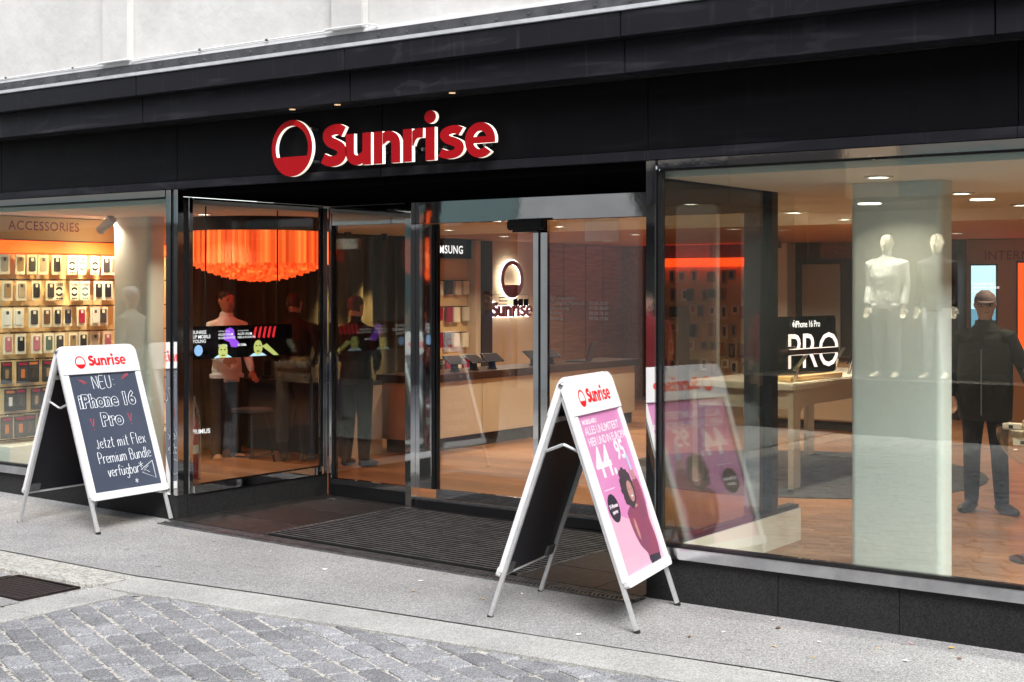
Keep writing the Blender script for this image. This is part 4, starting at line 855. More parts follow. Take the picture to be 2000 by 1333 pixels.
# display table with product panel and phones
dt = thing('display_table', 'white display table with rounded leg frames on the carpet', 'table', (-5.75, 5.5, FZ + .01))
MB().box(-.52, .52, -1.32, 1.32, .86, .93).obj('top', 'white_gloss', dt, .012, True)
rr4 = lambda x0, x1, y0, y1, r: [p for cx, cy, a in ((x1 - r, y1 - r, 0), (x0 + r, y1 - r, 90), (x0 + r, y0 + r, 180), (x1 - r, y0 + r, 270)) for p in arc(cx, cy, r, a, a + 90, 5)]
for sx in (-1, 1):
    x0 = sx * .50; out = [(-1.30, 0), (-1.15, 0)] + [(-1.15, .62)] + arc(-1.05, .62, .10, 180, 90, 5)[1:] + arc(1.05, .62, .10, 90, 0, 5) + [(1.15, 0), (1.30, 0), (1.30, .859), (-1.30, .859)]
    MB().shape([out], .05, frameM((x0 if sx < 0 else x0 - .05, 0, 0), (0, 1, 0), (0, 0, 1))).obj('leg_frame', 'white_gloss', dt)
for y in (-1.28, 1.2): MB().box(-.449, .449, y, y + .06, .70, .859).obj('cross_rail', 'white_gloss', dt)
pn = thing('product_panel', 'black product panel with glowing letters and a floating phone', 'panel', (-5.44, 4.86, FZ + .945), math.atan2(-.113, .993))
PM = lambda y, z, d=.0135: frameM((d, y, z), (0, 1, 0), (0, 0, 1))
MB().box(-.16, .16, -.50, .42, 0, .045).obj('base', 'slat_board', pn, .004); MB().shape([rr4(-.55, .55, .0, .53, .04)], .024, frameM((-.012, 0, .046), (0, 1, 0), (0, 0, 1))).obj('board', 'screen_black', pn)
text(' iPhone 16 Pro', .085, PM(-.21, .475), .001, 0, 0, None, 'LEFT', .92).obj('lettering', 'text_white', pn)
MB().shape([arc(-.215, .502, .020, 0, 345, 18, .024)], 0, PM(0, 0)).obj('fruit_mark', 'text_white', pn); MB().shape([arc(-.205, .534, .012, 20, 200, 8, .008)], 0, PM(0, 0)).obj('fruit_leaf', 'text_white', pn)
text('PRO', .46, PM(-.34, .10), .000, 0, 0, None, 'LEFT', 1.0, 0, 1.08).obj('big_lettering', 'panel_glow', pn)
ph = MB().shape([rr4(-.44, .47, -.030, .030, .026)], .075, frameM((.014, 0, .255), (0, 1, 0), (0, 0, 1))); ph.obj('phone_picture', 'panel_bronze', pn, .008)
MB().box(.089, .0915, -.41, .44, .279, .286).obj('phone_edge_glow', 'panel_glow', pn); MB().box(.089, .0915, -.41, .44, .227, .230).obj('phone_edge_glow', 'panel_glow', pn)
for y in (-.36, -.29): MB().lathe([(.028, 0), (.028, .018), (.018, .022)], 14, 0, Matrix.Translation((.05, y, .285))).obj('phone_lens', 'black_plastic', pn)
for i, (x, y) in enumerate(((-5.32, 4.42), (-5.36, 5.75), (-5.36, 6.05), (-5.36, 6.4), (-5.7, 6.2), (-6.1, 5.0), (-6.1, 5.6))):
    t = thing('phone_on_stand', 'upright phone on a stand at the near end of the display table' if i == 0 else 'demo phone tilted on a stand, ' + ['', 'right behind the product panel', 'second behind the product panel', 'third behind the product panel', 'in the middle far end', 'on the left edge near the front', 'on the left edge farther back'][i], 'phone', (x, y, FZ + .942), R.uniform(-.2, .2), 'demo phones on the display table')
    MB().tube([(-.02, 0, 0), (.02, 0, .13)], .014, 8).obj('stand', 'silver', t, 0, True); MB().box(-.006, .006, -.045, .045, -.09, .09, 0, Matrix.Translation((.035, 0, .17)) @ Matrix.Rotation(rad(38), 4, 'Y')).obj('phone', 'dark_metal' if i else 'case_green', t, .004)
# bowl of boxes on a pedestal
bw = thing('glass_bowl_stand', 'clear glass bowl on a black pedestal behind the right window', 'bowl', (-2.60, 2.2, FZ)); MB().lathe([(.19, 0), (.19, .012), (.03, .02), (.022, .03), (.022, .58), (.07, .60)], 28).obj('pedestal', 'black_plastic', bw, 0, True)
pr = [(.27 * math.sin(a), .86 - .26 * math.cos(a)) for a in [rad(k) for k in range(6, 96, 8)]]; MB().lathe(pr + [(.285, .875)] + [(r_ - .008, z + .004) for r_, z in pr[::-1]], 36).obj('bowl', 'glass_bowl', bw, 0, True)
for i, (x, y, z, a) in enumerate(((-.08, -.08, .76, .3), (.06, -.1, .77, -.5), (-.12, .04, .80, .9), (-.02, -.02, .84, .1), (-.13, -.10, .86, -.2), (.08, .03, .84, .6), (0, -.13, .885, .4), (.1, .1, .78, 1.2))):
    t = thing('small_box', 'small white product box heaped in the glass bowl', 'box', (-2.60 + x, 2.2 + y, FZ + z), a, 'boxes in the glass bowl'); MB().box(-.065, .065, -.04, .04, 0, .04).obj('carton', 'card_white', t, .002); MB().box(-.02, .01, -.0412, -.0405, .008, .03).obj('print', 'case_charcoal', t)
ht = thing('high_table', 'dark high table at which the man in the cap stands', 'table', (-2.75, 4.75, FZ)); MB().box(-.42, .42, -.3, .3, .93, .97).obj('top', 'brown_top', ht, .004)
for sx in (-1, 1):
    for sy in (-1, 1): MB().tube([(sx * .34, sy * .22, .93), (sx * .39, sy * .27, 0)], .018, 8).obj('leg', 'black_plastic', ht, 0, True)

# ------------------------------------------------------------------ people
def figure(name, label, cat, loc, rz, sc, cl, arms, hair='short', sleeve=1.0, legs=None, face=True, group=None, turn=0., extras=None, bulk=1., noparts=False):
    """one continuous body from lofted limbs, fused by a voxel remesh; faces -Y. cl: top, leg, shoe, skin, hair materials. arms: (elbow, wrist, finger direction) per side"""
    secs = []; A = lambda s_, m: secs.append((s_, m)); b = bulk
    A([((0, 0, .84), .15 * b, .115 * b), ((0, 0, .95), .165 * b, .12 * b), ((0, -.005, 1.08), .150 * b, .108 * b), ((0, -.005, 1.25), .178 * b, .122 * b), ((0, .0, 1.38), .188 * b, .108 * b), ((0, .005, 1.45), .135 * b, .085), ((0, .008, 1.49), .07, .066)], 'top')
    A([((0, .008, 1.46), .056, .06), ((0, -.002, 1.56), .053, .058)], 'skin')
    ct_, st_ = math.cos(turn), math.sin(turn); hd = lambda x, y, z: (x * ct_ - y * st_, x * st_ + y * ct_, z)
    A([(hd(0, -.03, 1.525), .030, .030), (hd(0, -.022, 1.545), .052, .062), (hd(0, -.012, 1.59), .066, .084), (hd(0, -.004, 1.645), .075, .097), (hd(0, 0, 1.695), .074, .097), (hd(0, .002, 1.735), .056, .074), (hd(0, .002, 1.756), .022, .03)], 'skin')
    A([(hd(0, -.088, 1.665), .008, .008), (hd(0, -.106, 1.628), .015, .013), (hd(0, -.088, 1.612), .012, .010)], 'skin')
    for s_ in (-1, 1): A([(hd(s_ * .070, .01, 1.62), .010, .016), (hd(s_ * .082, .016, 1.65), .008, .024), (hd(s_ * .076, .014, 1.675), .006, .014)], 'skin')
    for s_, (el, wr, fd) in zip((-1, 1), arms):
        sh = Vector((s_ * .175 * b, 0, 1.40)); el = Vector(el); wr = Vector(wr); fd = Vector(fd).normalized()
        k_ = sleeve; A([(sh + Vector((-s_ * .05, 0, .01)), .05 * k_, .055 * k_), (sh, .062 * k_, .066 * k_), ((sh + el) / 2, .056 * k_, .058 * k_), (el, .048 * k_, .05 * k_), ((el + wr) / 2, .044 * k_, .044 * k_), (wr - (wr - el).normalized() * .02, .036 * k_, .036 * k_)], 'top')
        sd = fd.cross(Vector((0, 1, 0)) if abs(fd.y) < .8 else Vector((1, 0, 0))).normalized()
        A([(wr - (wr - el).normalized() * .05, .024, .02, sd), (wr, .026, .019, sd), (wr + fd * .045, .039, .016, sd), (wr + fd * .085, .038, .013, sd)], 'skin')
        nrm = fd.cross(sd)
        for q, ln in zip((-.030, -.010, .010, .029), (.070, .082, .078, .060)):
            p0 = wr + fd * .078 + sd * q; A([(p0, .0095, .0095), (p0 + fd * ln * .55 + nrm * .008, .009, .009), (p0 + fd * ln + nrm * .026, .007, .007)], 'skin')
        p0 = wr + fd * .03 - sd * .030; A([(p0, .012, .012), (p0 + fd * .035 - sd * .026 + nrm * .01, .0105, .0105), (p0 + fd * .068 - sd * .030 + nrm * .02, .008, .008)], 'skin')
    for s_, (kn, an, toe) in zip((-1, 1), legs or (((-.10, -.01, .49), (-.11, .02, .09), (-.14, -.17, .03)), ((.10, -.01, .49), (.11, .02, .09), (.14, -.17, .03)))):
        hp = Vector((s_ * .085, 0, .90)); kn = Vector(kn); an = Vector(an); toe = Vector(toe)
        A([(hp, .098 * b, .108 * b), (hp * .6 + kn * .4, .088 * b, .094 * b), (kn, .068 * b, .072 * b), (kn * .45 + an * .55, .064 * b, .068 * b), (an + Vector((0, 0, -.01)), .056, .060)], 'leg')
        d = (toe - an); d.z = 0; d.normalize(); up = an + Vector((0, 0, 0))
        A([(Vector((an.x, an.y, .045)) - d * .065, .030, .030, (d.y, -d.x, 0)), (Vector((an.x, an.y, .05)) - d * .01, .043, .048, (d.y, -d.x, 0)), (Vector((an.x, an.y, .042)) + d * .09, .048, .040, (d.y, -d.x, 0)), (Vector((an.x, an.y, .032)) + d * .16, .046, .030, (d.y, -d.x, 0)), (Vector((an.x, an.y, .026)) + d * .205, .028, .020, (d.y, -d.x, 0))], 'shoe')
    mb = MB(); bones = []
    for s_, m in secs:
        mb.loft(s_, 12)
        for (p, q) in zip(s_, s_[1:]): bones.append((Vector(p[0]), Vector(q[0]), (p[1] + p[2]) / 2, (q[1] + q[2]) / 2, m))
    tmp = mb.obj('tmp', 'skin'); md = tmp.modifiers.new('r', 'REMESH'); md.mode = 'VOXEL'; md.voxel_size = .0085; ms = tmp.modifiers.new('s', 'SMOOTH'); ms.factor = .5; ms.iterations = 3
    bpy.context.view_layer.update(); me = bpy.data.meshes.new_from_object(tmp.evaluated_get(bpy.context.evaluated_depsgraph_get())); bpy.data.objects.remove(tmp)
    me.materials.clear(); order = ['top', 'leg', 'shoe', 'skin']
    for k in order: me.materials.append(MAT[cl[k]])
    C_ = np.zeros(len(me.polygons) * 3, 'f4'); me.polygons.foreach_get('center', C_); C_ = C_.reshape(-1, 3); bd_ = np.full(len(C_), 9.); bi = np.zeros(len(C_), int)
    for a, q, r0, r1, m in bones:
        a_ = np.array(a); ab = np.array(q) - a_; t_ = np.clip(((C_ - a_) @ ab) / max(1e-9, float(ab @ ab)), 0, 1); d_ = np.linalg.norm(C_ - a_ - t_[:, None] * ab, axis=1) - (r0 + (r1 - r0) * t_)
        k_ = d_ < bd_; bd_[k_] = d_[k_]; bi[k_] = order.index(m)
    bi[(bi == 1) & (C_[:, 2] > .86)] = 0; bi[(bi == 0) & (C_[:, 2] < .82) & (np.abs(C_[:, 0]) < .19) & (np.abs(C_[:, 1]) < .17)] = 1; mi = bi.tolist()
    me.polygons.foreach_set('material_index', mi); me.polygons.foreach_set('use_smooth', [True] * len(mi)); me.update()
    t = thing(name, label, cat, loc, rz, group); t.scale = (sc, sc, sc)
    bo = bpy.data.objects.new('body', me); COL.objects.link(bo); bo.parent = t
    if hair:
        hb = MB(); hm = cl['hair']
        base = [(1.60, .062, .070, .040), (1.63, .073, .080, .030), (1.67, .080, .094, .014), (1.71, .079, .099, .004), (1.745, .062, .080, .002), (1.768, .026, .035, .002)] if hair != 'cap' else [(1.665, .084, .106, .0), (1.70, .083, .105, .0), (1.735, .068, .088, .0), (1.765, .03, .04, 0)]
        hb.loft([(hd(0, y, z), rx, ry) for z, rx, ry, y in base], 20); 
        if hair == 'cap': hb.add([hd(*q) for q in ((-.062, -.085, 1.672), (.062, -.085, 1.672), (.045, -.165, 1.658), (-.045, -.165, 1.658), (-.062, -.085, 1.682), (.062, -.085, 1.682), (.045, -.165, 1.666), (-.045, -.165, 1.666))], [(0, 3, 2, 1), (4, 5, 6, 7), (0, 1, 5, 4), (1, 2, 6, 5), (2, 3, 7, 6), (3, 0, 4, 7)])
        hb.obj('cap' if hair == 'cap' else 'hair', hm, t, 0, True)
    if face:
        for s_ in (-1, 1):
            MB().lathe([(0, -.010), (.008, -.006), (.011, 0), (.008, .006), (0, .010)], 10, 0, Matrix.Translation(hd(s_ * .032, -.083, 1.650))).obj('eye', 'eye', t, 0, True)
            MB().loft([(hd(s_ * .018, -.094, 1.670), .004, .003), (hd(s_ * .046, -.084, 1.672), .004, .003)], 6).obj('eyebrow', cl['hair'] if hair != 'cap' else 'hair_brown', t)
        MB().loft([(hd(-.022, -.083, 1.590), .003, .003), (hd(0, -.091, 1.590), .006, .005), (hd(.022, -.083, 1.590), .003, .003)], 8).obj('mouth', 'lip', t, 0, True)
    if extras: extras(t, hd)
    return t
DOWN = ((-.22, .03, 1.12), (-.23, -.06, .88), (0, -.2, -1)), ((.22, .03, 1.12), (.23, -.06, .88), (0, -.2, -1))
cl = lambda top, leg, shoe, skin='skin', hair='hair_black': dict(top=top, leg=leg, shoe=shoe, skin=skin, hair=hair)
figure('person', 'person in a white shirt standing side-on under the orange lamp', 'person', (-10.82, 2.70, FZ), rad(75), 1.0, cl('shirt_white', 'cloth_charcoal', 'shoe_beige'), (((-.24, -.02, 1.13), (-.16, -.24, 1.05), (.5, -.8, 0)), ((.23, .02, 1.13), (.20, -.16, .93), (0, -.6, -.8))), extras=lambda t, hd: MB().loft([((0, .008, 1.455), .085, .08), ((0, .008, 1.50), .070, .070), ((0, .004, 1.525), .066, .068)], 16).obj('collar', 'shirt_white', t, 0, True))
figure('person', 'person in dark clothes seen from behind, right of the person in white', 'person', (-10.30, 3.15, FZ), rad(205), .985, cl('cloth_black', 'cloth_charcoal', 'shoe_dark'), (((-.27, .0, 1.14), (-.17, -.18, 1.02), (.6, -.6, 0)), ((.27, 0, 1.14), (.16, -.20, 1.00), (-.6, -.6, 0))), bulk=1.12)
figure('person', 'person in a black jacket seen from behind, just left of the entrance post', 'person', (-9.50, 3.20, FZ), rad(190), .965, cl('cloth_black', 'cloth_black', 'shoe_dark', 'skin_pale', 'hair_brown'), (((-.27, .02, 1.14), (-.14, -.18, 1.00), (.6, -.6, 0)), ((.29, .02, 1.15), (.12, -.18, 1.05), (-.8, -.5, 0))), bulk=1.1)
def specs(t, hd):
    m = MB()
    for s_ in (-1, 1): m.tube([hd(s_ * .033 + .022 * math.cos(a * PI / 6), -.098, 1.650 + .017 * math.sin(a * PI / 6)) for a in range(13)], .003, 5)
    m.tube([hd(-.012, -.1, 1.652), hd(.012, -.1, 1.652)], .003, 5); m.tube([hd(.056, -.096, 1.654), hd(.080, .01, 1.66)], .003, 5); m.tube([hd(-.056, -.096, 1.654), hd(-.080, .01, 1.66)], .003, 5)
    m.obj('glasses', 'black_plastic', t)
    MB().loft([((0, .005, 1.43), .145, .10), ((0, .01, 1.49), .085, .08), ((0, .012, 1.525), .078, .078)], 18).obj('collar', 'cloth_olive', t, 0, True)
    MB().loft([((0, 0, .74), .205, .17), ((0, -.005, .95), .215, .175), ((0, -.005, 1.15), .212, .165), ((0, 0, 1.34), .208, .145)], 22).obj('jacket_skirt', 'cloth_olive', t, 0, True)
    MB().box(-.004, .004, -.182, -.158, .78, 1.30).obj('zip', 'silver', t)
figure('person', 'person in a cap, glasses and dark olive jacket in the right window', 'person', (-3.52, 4.02, FZ), rad(8), 1.0, cl('cloth_olive', 'cloth_navy', 'shoe_dark', 'skin_pale', 'cap_rose'), (((-.28, .05, 1.13), (-.24, -.10, .92), (.2, -.4, -.9)), ((.30, .02, 1.13), (.38, -.20, 1.00), (.6, -.7, -.1))), 'cap', 1.1, (((-.10, -.01, .49), (-.11, .03, .09), (-.16, -.15, .03)), ((.11, -.02, .49), (.13, -.01, .09), (.26, -.15, .03))), True, None, rad(12), specs, 1.0)

# ------------------------------------------------------------------ pavement signs
def aboard(label, loc, rz, brace_up, face_a, face_b):
    t = thing('pavement_sign', label, 'a-board', loc, rz, None)
    Hh, sp, Wd = 1.335, .46, .375; Ls = math.hypot(Hh, sp); out = []
    for sx in (1, -1):
        # panel frame of reference: x across the board, y down its slope, z outward
        dn = Vector((sx * sp, 0, -Hh)).normalized(); ac = Vector((0, sx, 0)); M = frameM((0, 0, Hh), ac, -dn)          # y up the slope
        def pt(name, mb, m, parent=t, bev=0, sm=False): return mb.obj(name, m, parent, bev, sm)
        fr_ = pt('panel', MB().box(-Wd + .012, Wd - .012, -1.15, -.03, -.012, -.004, 0, M), 'board_back')
        for s_ in (-1, 1):
            pt('side_rail', MB().box(s_ * Wd - (.05 if s_ > 0 else 0), s_ * Wd + (0 if s_ > 0 else .05), -1.135, -.205, -.004, .014, 0, M), 'white_frame', fr_, .006, True)
            pt('rail_lip', MB().box(s_ * Wd - (0 if s_ > 0 else .004), s_ * Wd + (.004 if s_ > 0 else 0), -1.135, -.03, -.018, .010, 0, M), 'white_frame', fr_, .0015)
            lg = pt('leg', MB().box(s_ * (Wd - .014) - .013, s_ * (Wd - .014) + .013, -Ls + .006, -.02, -.036, -.0125, 0, M), 'aluminium', t, .003)
            pt('rubber_foot', MB().box(s_ * (Wd - .014) - .0145, s_ * (Wd - .014) + .0145, -Ls + .002, -Ls + .022, -.0375, -.011, 0, M), 'rubber', lg)
            pt('clip', MB().box(s_ * .30 - .055, s_ * .30 + .055, -1.145, -1.085, -.030, -.0125, 0, M), 'steel_dull', fr_, .002)
        pt('bottom_rail', MB().shape([rr4(-Wd, Wd, -1.168, -1.112, .02)], .028, M @ Matrix.Translation((0, 0, -.010))), 'white_frame', fr_, .008, True)
        hdp = [(-Wd, -.208), (Wd, -.208)] + arc(Wd - .065, -.065 + .012, .065, 0, 90, 7) + arc(-Wd + .065, -.065 + .012, .065, 90, 180, 7)
        hd_ = pt('header', MB().shape([hdp], .022, M @ Matrix.Translation((0, 0, -.004))), 'white_frame', t, .005, True)
        mb = MB(); Lw = logo_flat(MB(), Matrix.Identity(4), .062); logo_flat(mb, M @ Matrix.Translation((-Lw / 2, -.150, .0186)), .062); pt('logo_print', mb, 'print_red', hd_)
        pt('inner_bar', MB().box(-Wd + .03, Wd - .03, -.235, -.205, -.030, -.0125, 0, M), 'aluminium', fr_)
        (face_a if sx > 0 else face_b)(fr_, M)
    for s_ in (-1, 1):
        y = s_ * (Wd - .014); zb = .94; xb = (Hh - zb) / Hh * sp - .02; zm = zb + (.045 if brace_up else -.045)
        for sx in (-1, 1):
            pt('brace', MB().tube([(sx * xb, y - s_ * .018, zb), (0, y - s_ * .018 + .004 * sx, zm)], .009, 4), 'aluminium')
        pt('hinge_bolt', MB().lathe([(.014, 0), (.014, .012), (.008, .016)], 12, 0, frameM((0, s_ * (Wd - .004), Hh - .024), (1, 0, 0), (0, 0, 1)) @ Matrix.Rotation(0 if s_ < 0 else PI, 4, 'Y')), 'silver', t, 0, True)
        pt('hinge_plate', MB().add([(-.03, y, Hh - .06), (.03, y, Hh - .06), (.012, y, Hh - .008), (-.012, y, Hh - .008), (-.03, y + .008, Hh - .06), (.03, y + .008, Hh - .06), (.012, y + .008, Hh - .008), (-.012, y + .008, Hh - .008)], [(0, 1, 2, 3), (7, 6, 5, 4), (0, 4, 5, 1), (1, 5, 6, 2), (2, 6, 7, 3), (3, 7, 4, 0)]), 'black_plastic')
    return t
PZ = .0045
# chalk letters: single strokes; cap height 1
GL = {'N': (.62, [[(.02, 0), (.0, 1), (.52, .02), (.50, 1.02)]]), 'E': (.56, [[(.48, 1), (.02, .98), (.0, 0), (.48, .03)], [(.02, .52), (.40, .55)]]), 'U': (.62, [[(0, 1), (.01, .3), (.1, .04), (.28, 0), (.44, .08), (.50, .35), (.50, 1)]]),
      ':': (.25, [[(.1, .22), (.12, .25)], [(.1, .62), (.12, .65)]]), 'J': (.42, [[(.02, .14), (.12, 0), (.24, .08), (.26, .4), (.25, .82)]]), 'e': (.46, [[(.02, .32), (.36, .38), (.34, .55), (.20, .62), (.05, .50), (.03, .22), (.16, .02), (.38, .10)]]),
      't': (.38, [[(.16, .95), (.15, .15), (.22, .02), (.32, .05)], [(.02, .64), (.32, .68)]]), 'z': (.44, [[(.03, .60), (.36, .62), (.02, .02), (.38, .03)]]), ' ': (.36, []), 'm': (.72, [[(.02, .0), (.04, .60)], [(.04, .45), (.16, .60), (.28, .52), (.30, 0)], [(.30, .42), (.42, .60), (.56, .50), (.58, 0)]]),
      'i': (.22, [[(.08, 0), (.08, .60)], [(.08, .80), (.10, .83)]]), 'F': (.54, [[(.04, 0), (.02, 1.02), (.50, 1.05)], [(.03, .55), (.38, .58)]]), 'l': (.24, [[(.08, 1.0), (.08, .1), (.16, .02)]]), 'x': (.46, [[(.02, .60), (.38, 0)], [(.36, .62), (.02, 0)]]),
      'P': (.54, [[(.03, 0), (.02, 1), (.30, 1.0), (.44, .80), (.34, .55), (.03, .48)]]), 'r': (.38, [[(.03, 0), (.04, .60)], [(.04, .42), (.16, .60), (.32, .58)]]), 'u': (.50, [[(.02, .60), (.03, .15), (.16, .0), (.32, .12), (.36, .60)], [(.36, .60), (.38, 0)]]),
      'B': (.56, [[(.03, 0), (.02, 1), (.30, .98), (.40, .78), (.30, .56), (.04, .53)], [(.30, .54), (.46, .32), (.36, .04), (.03, 0)]]), 'n': (.48, [[(.02, 0), (.04, .60)], [(.04, .44), (.18, .60), (.34, .50), (.36, 0)]]), 'd': (.48, [[(.36, .48), (.20, .60), (.04, .42), (.05, .12), (.20, .0), (.36, .14)], [(.37, 1.02), (.37, 0)]]),
      'v': (.42, [[(.02, .60), (.17, 0), (.34, .62)]]), 'f': (.36, [[(.32, .98), (.20, 1.0), (.14, .80), (.13, 0)], [(.0, .56), (.30, .60)]]), 'ü': (.50, [[(.02, .60), (.03, .15), (.16, .0), (.32, .12), (.36, .60)], [(.36, .60), (.38, 0)], [(.08, .80), (.12, .82)], [(.26, .80), (.30, .82)]]),
      'g': (.48, [[(.36, .48), (.20, .60), (.04, .44), (.05, .14), (.20, .03), (.36, .16)], [(.37, .60), (.36, -.22), (.20, -.36), (.04, -.26)]]), 'b': (.48, [[(.03, 1.0), (.03, 0)], [(.03, .42), (.20, .60), (.36, .46), (.36, .14), (.20, 0), (.03, .12)]]), 'a': (.46, [[(.34, .50), (.18, .60), (.03, .42), (.05, .10), (.18, 0), (.34, .14)], [(.35, .60), (.37, 0)]])}
def chalk(body, size, M, r=.0024, mb=None, sp=.10, slope=0.):
    mb = mb or MB(); x = 0
    for ch in body:
        wd, st_ = GL[ch]
        for s_ in st_:
            q = spline(s_, 4) if len(s_) > 2 else s_; mb.tube([((x + p[0] + R.uniform(-.004, .004)) * size * .92, (p[1] + x * slope + R.uniform(-.006, .006)) * size, 0) for p in q], r, 5, 0, M)
        x += wd + sp
    return mb
def chalk_face(fr_, M):
    MB().box(-.327, .327, -1.115, -.206, -.0038, .0015, 0, M).obj('blackboard', 'blackboard', fr_)
    T = lambda x, y: M @ Matrix.Translation((x, y, .003))
    cz = lambda mb: mb.obj('chalk_line', 'chalk', fr_)
    cz(chalk('NEU:', .098, T(-.115, -.325), .0026, None, .12))
    cz(text('iPhone 16', .140, T(-.285, -.465), .006, 0, 0, None, 'LEFT', 1.0, .0024, .97)); cz(text('Pro', .140, T(-.115, -.615), .006, 0, 0, None, 'LEFT', 1.06, .0024, 1.0))
    cz(chalk('Jetzt mit Flex', .082, T(-.215, -.785), .0025, None, .05, .012)); cz(chalk('Premium Bundle', .082, T(-.225, -.900), .0025, None, .02, .012)); cz(chalk('verfügbar', .078, T(-.165, -1.005), .0025, None, .05, .01)); w_ = MB()
    w_.tube([(x, y, 0) for x, y in ((.285, -.925), (.155, -.985), (.20, -.99), (.16, -1.005), (.285, -1.06), (.285, -.925))], .0023, 5, 0, T(0, 0)); w_.tube([(x, y, 0) for x, y in ((.235, -.96), (.19, -.985), (.235, -1.01))], .0023, 5, 0, T(0, 0))
    for cx, cy, q in ((.165, -.945, .024), (.09, -1.062, .018)):
        for a in (20, 80, 140): w_.tube([(cx - q * math.cos(rad(a)), cy - q * math.sin(rad(a)), 0), (cx + q * math.cos(rad(a)), cy + q * math.sin(rad(a)), 0)], .002, 5, 0, T(0, 0))
    kind(w_.obj('chalk_doodles', 'chalk', fr_), 'stuff'); r_ = MB()
    for k in range(3):
        r_.tube([(-.245 + k * .016, -.245 - k * .004, 0), (-.195 + k * .012, -.285 + k * .004, 0)], .0026, 5, 0, T(0, 0)); r_.tube([(.175 + k * .008, -.265 + k * .012, 0), (.245 + k * .004, -.235 + k * .010, 0)], .0026, 5, 0, T(0, 0))
    for cx, cy in ((-.20, -.555), (.17, -.54)): r_.tube([(cx - .018, cy, 0), (cx + .018, cy, 0), (cx, cy - .062, 0), (cx - .018, cy, 0)], .0026, 5, 0, T(0, 0)); r_.tube([(cx, cy - .078, 0), (cx + .002, cy - .085, 0)], .0036, 5, 0, T(0, 0))
    kind(r_.obj('red_chalk_marks', 'chalk_red', fr_), 'stuff')
def poster_face(fr_, M):
    MB().box(-.327, .327, -1.115, -.206, -.0038, .0015, 0, M).obj('poster', 'poster_pink', fr_)
    T = lambda x, y, d=.0022: M @ Matrix.Translation((x, y, d)); sh = lambda nm, lp, m, d=.0022: MB().shape([lp], 0, T(0, 0, d)).obj(nm, m, fr_)
    sh('pale_ground', [(-.327, -1.115), (.327, -1.115), (.327, -.80)] + [(.327 - .0654 * k, -.80 + .03 * math.sin(k * .9)) for k in range(1, 10)] + [(-.327, -.80)], 'poster_pale', .0018)
    w_ = MB(); text('MOBILE-ABO:', .036, T(-.27, -.262), .0015, 0, 0, w_); text('ALLES UNLIMITIERT', .066, T(-.27, -.322), .0007, 0, 0, w_, 'LEFT', .93); text('HIER UND IN EUROPA', .066, T(-.27, -.386), .0007, 0, 0, w_, 'LEFT', .89)
    text('44.', .245, T(-.265, -.568), .0050, 0, 0, w_, 'LEFT', .97); text('95', .155, T(.085, -.498), .0042, 0, 0, w_, 'LEFT', .97); w_.box(-.26, -.10, -.642, -.638, 0, .0002, 0, T(0, 0)); kind(w_.obj('white_lettering', 'poster_white', fr_), 'stuff')
    sh('badge', arc(-.20, -.745, .080, 0, 350, 35), 'poster_black', .0024); w_ = MB(); text('24 Monate', .030, T(-.20, -.742, .0030), .001, 0, 0, w_, 'CENTER'); text('sparen', .030, T(-.20, -.775, .0030), .001, 0, 0, w_, 'CENTER'); w_.obj('badge_lettering', 'poster_white', fr_)
    sh('sweater_print', spline([(-.03, -.80), (.02, -.775), (.10, -.755), (.175, -.725), (.205, -.635), (.27, -.62), (.303, -.70), (.295, -.80), (.275, -.88), (.29, -.97), (.285, -1.04), (.255, -1.09), (.10, -1.10), (.09, -1.05), (.02, -.99), (-.02, -.90), (-.03, -.80)], 3), 'poster_sweater', .0026)
    sh('trouser_print', [(.095, -1.065), (.27, -1.075), (.265, -1.1145), (.10, -1.1145)], 'poster_black', .0030)
    sh('hand_print', spline([(.215, -.635), (.205, -.585), (.22, -.555), (.25, -.56), (.262, -.60), (.265, -.635)], 3), 'poster_skin', .0030); sh('phone_print', [(.208, -.485), (.240, -.480), (.252, -.575), (.220, -.58)], 'poster_blue', .0034)
    q = random.Random(4); hl = []
    for k in range(64): a = 2 * PI * k / 64; rr_ = 1 + q.uniform(-.11, .11) + .05 * math.sin(a * 7); hl.append((.092 + .102 * rr_ * math.cos(a), -.668 + .118 * rr_ * math.sin(a)))
    sh('hair_print', hl, 'poster_hair', .0034); sh('face_print', arc(.118, -.690, .044, 0, 350, 30, .062), 'poster_skin', .0038); sh('neck_print', [(.10, -.74), (.15, -.74), (.16, -.785), (.10, -.785)], 'poster_skin', .0032)
    sh('smile_print', arc(.121, -.714, .018, 180, 360, 8, .010), 'poster_white', .0042)
    for dx in (.100, .136): sh('eye_print', arc(dx, -.677, .006, 0, 340, 10, .004), 'poster_hair', .0042)
    sh('hand_print', spline([(.02, -.885), (.035, -.84), (.05, -.85), (.06, -.92), (.05, -.965), (.03, -.94)], 3), 'poster_skin', .0030)
    w_ = MB()
    for k in range(6): w_.box(-.28, -.06 - q.uniform(0, .05), -1.03 - k * .012, -1.026 - k * .012, 0, .0002, 0, T(0, 0))
    kind(w_.obj('small_print', 'poster_grey', fr_), 'stuff')
aboard('white a-board with chalk writing standing before the left shop window', (-8.893, -.41, .053), rad(3.8), False, chalk_face, poster_face)
aboard('white a-board with a pink poster standing at the entrance corner', (-4.367, -.518, .001), rad(11.8), True, poster_face, chalk_face)

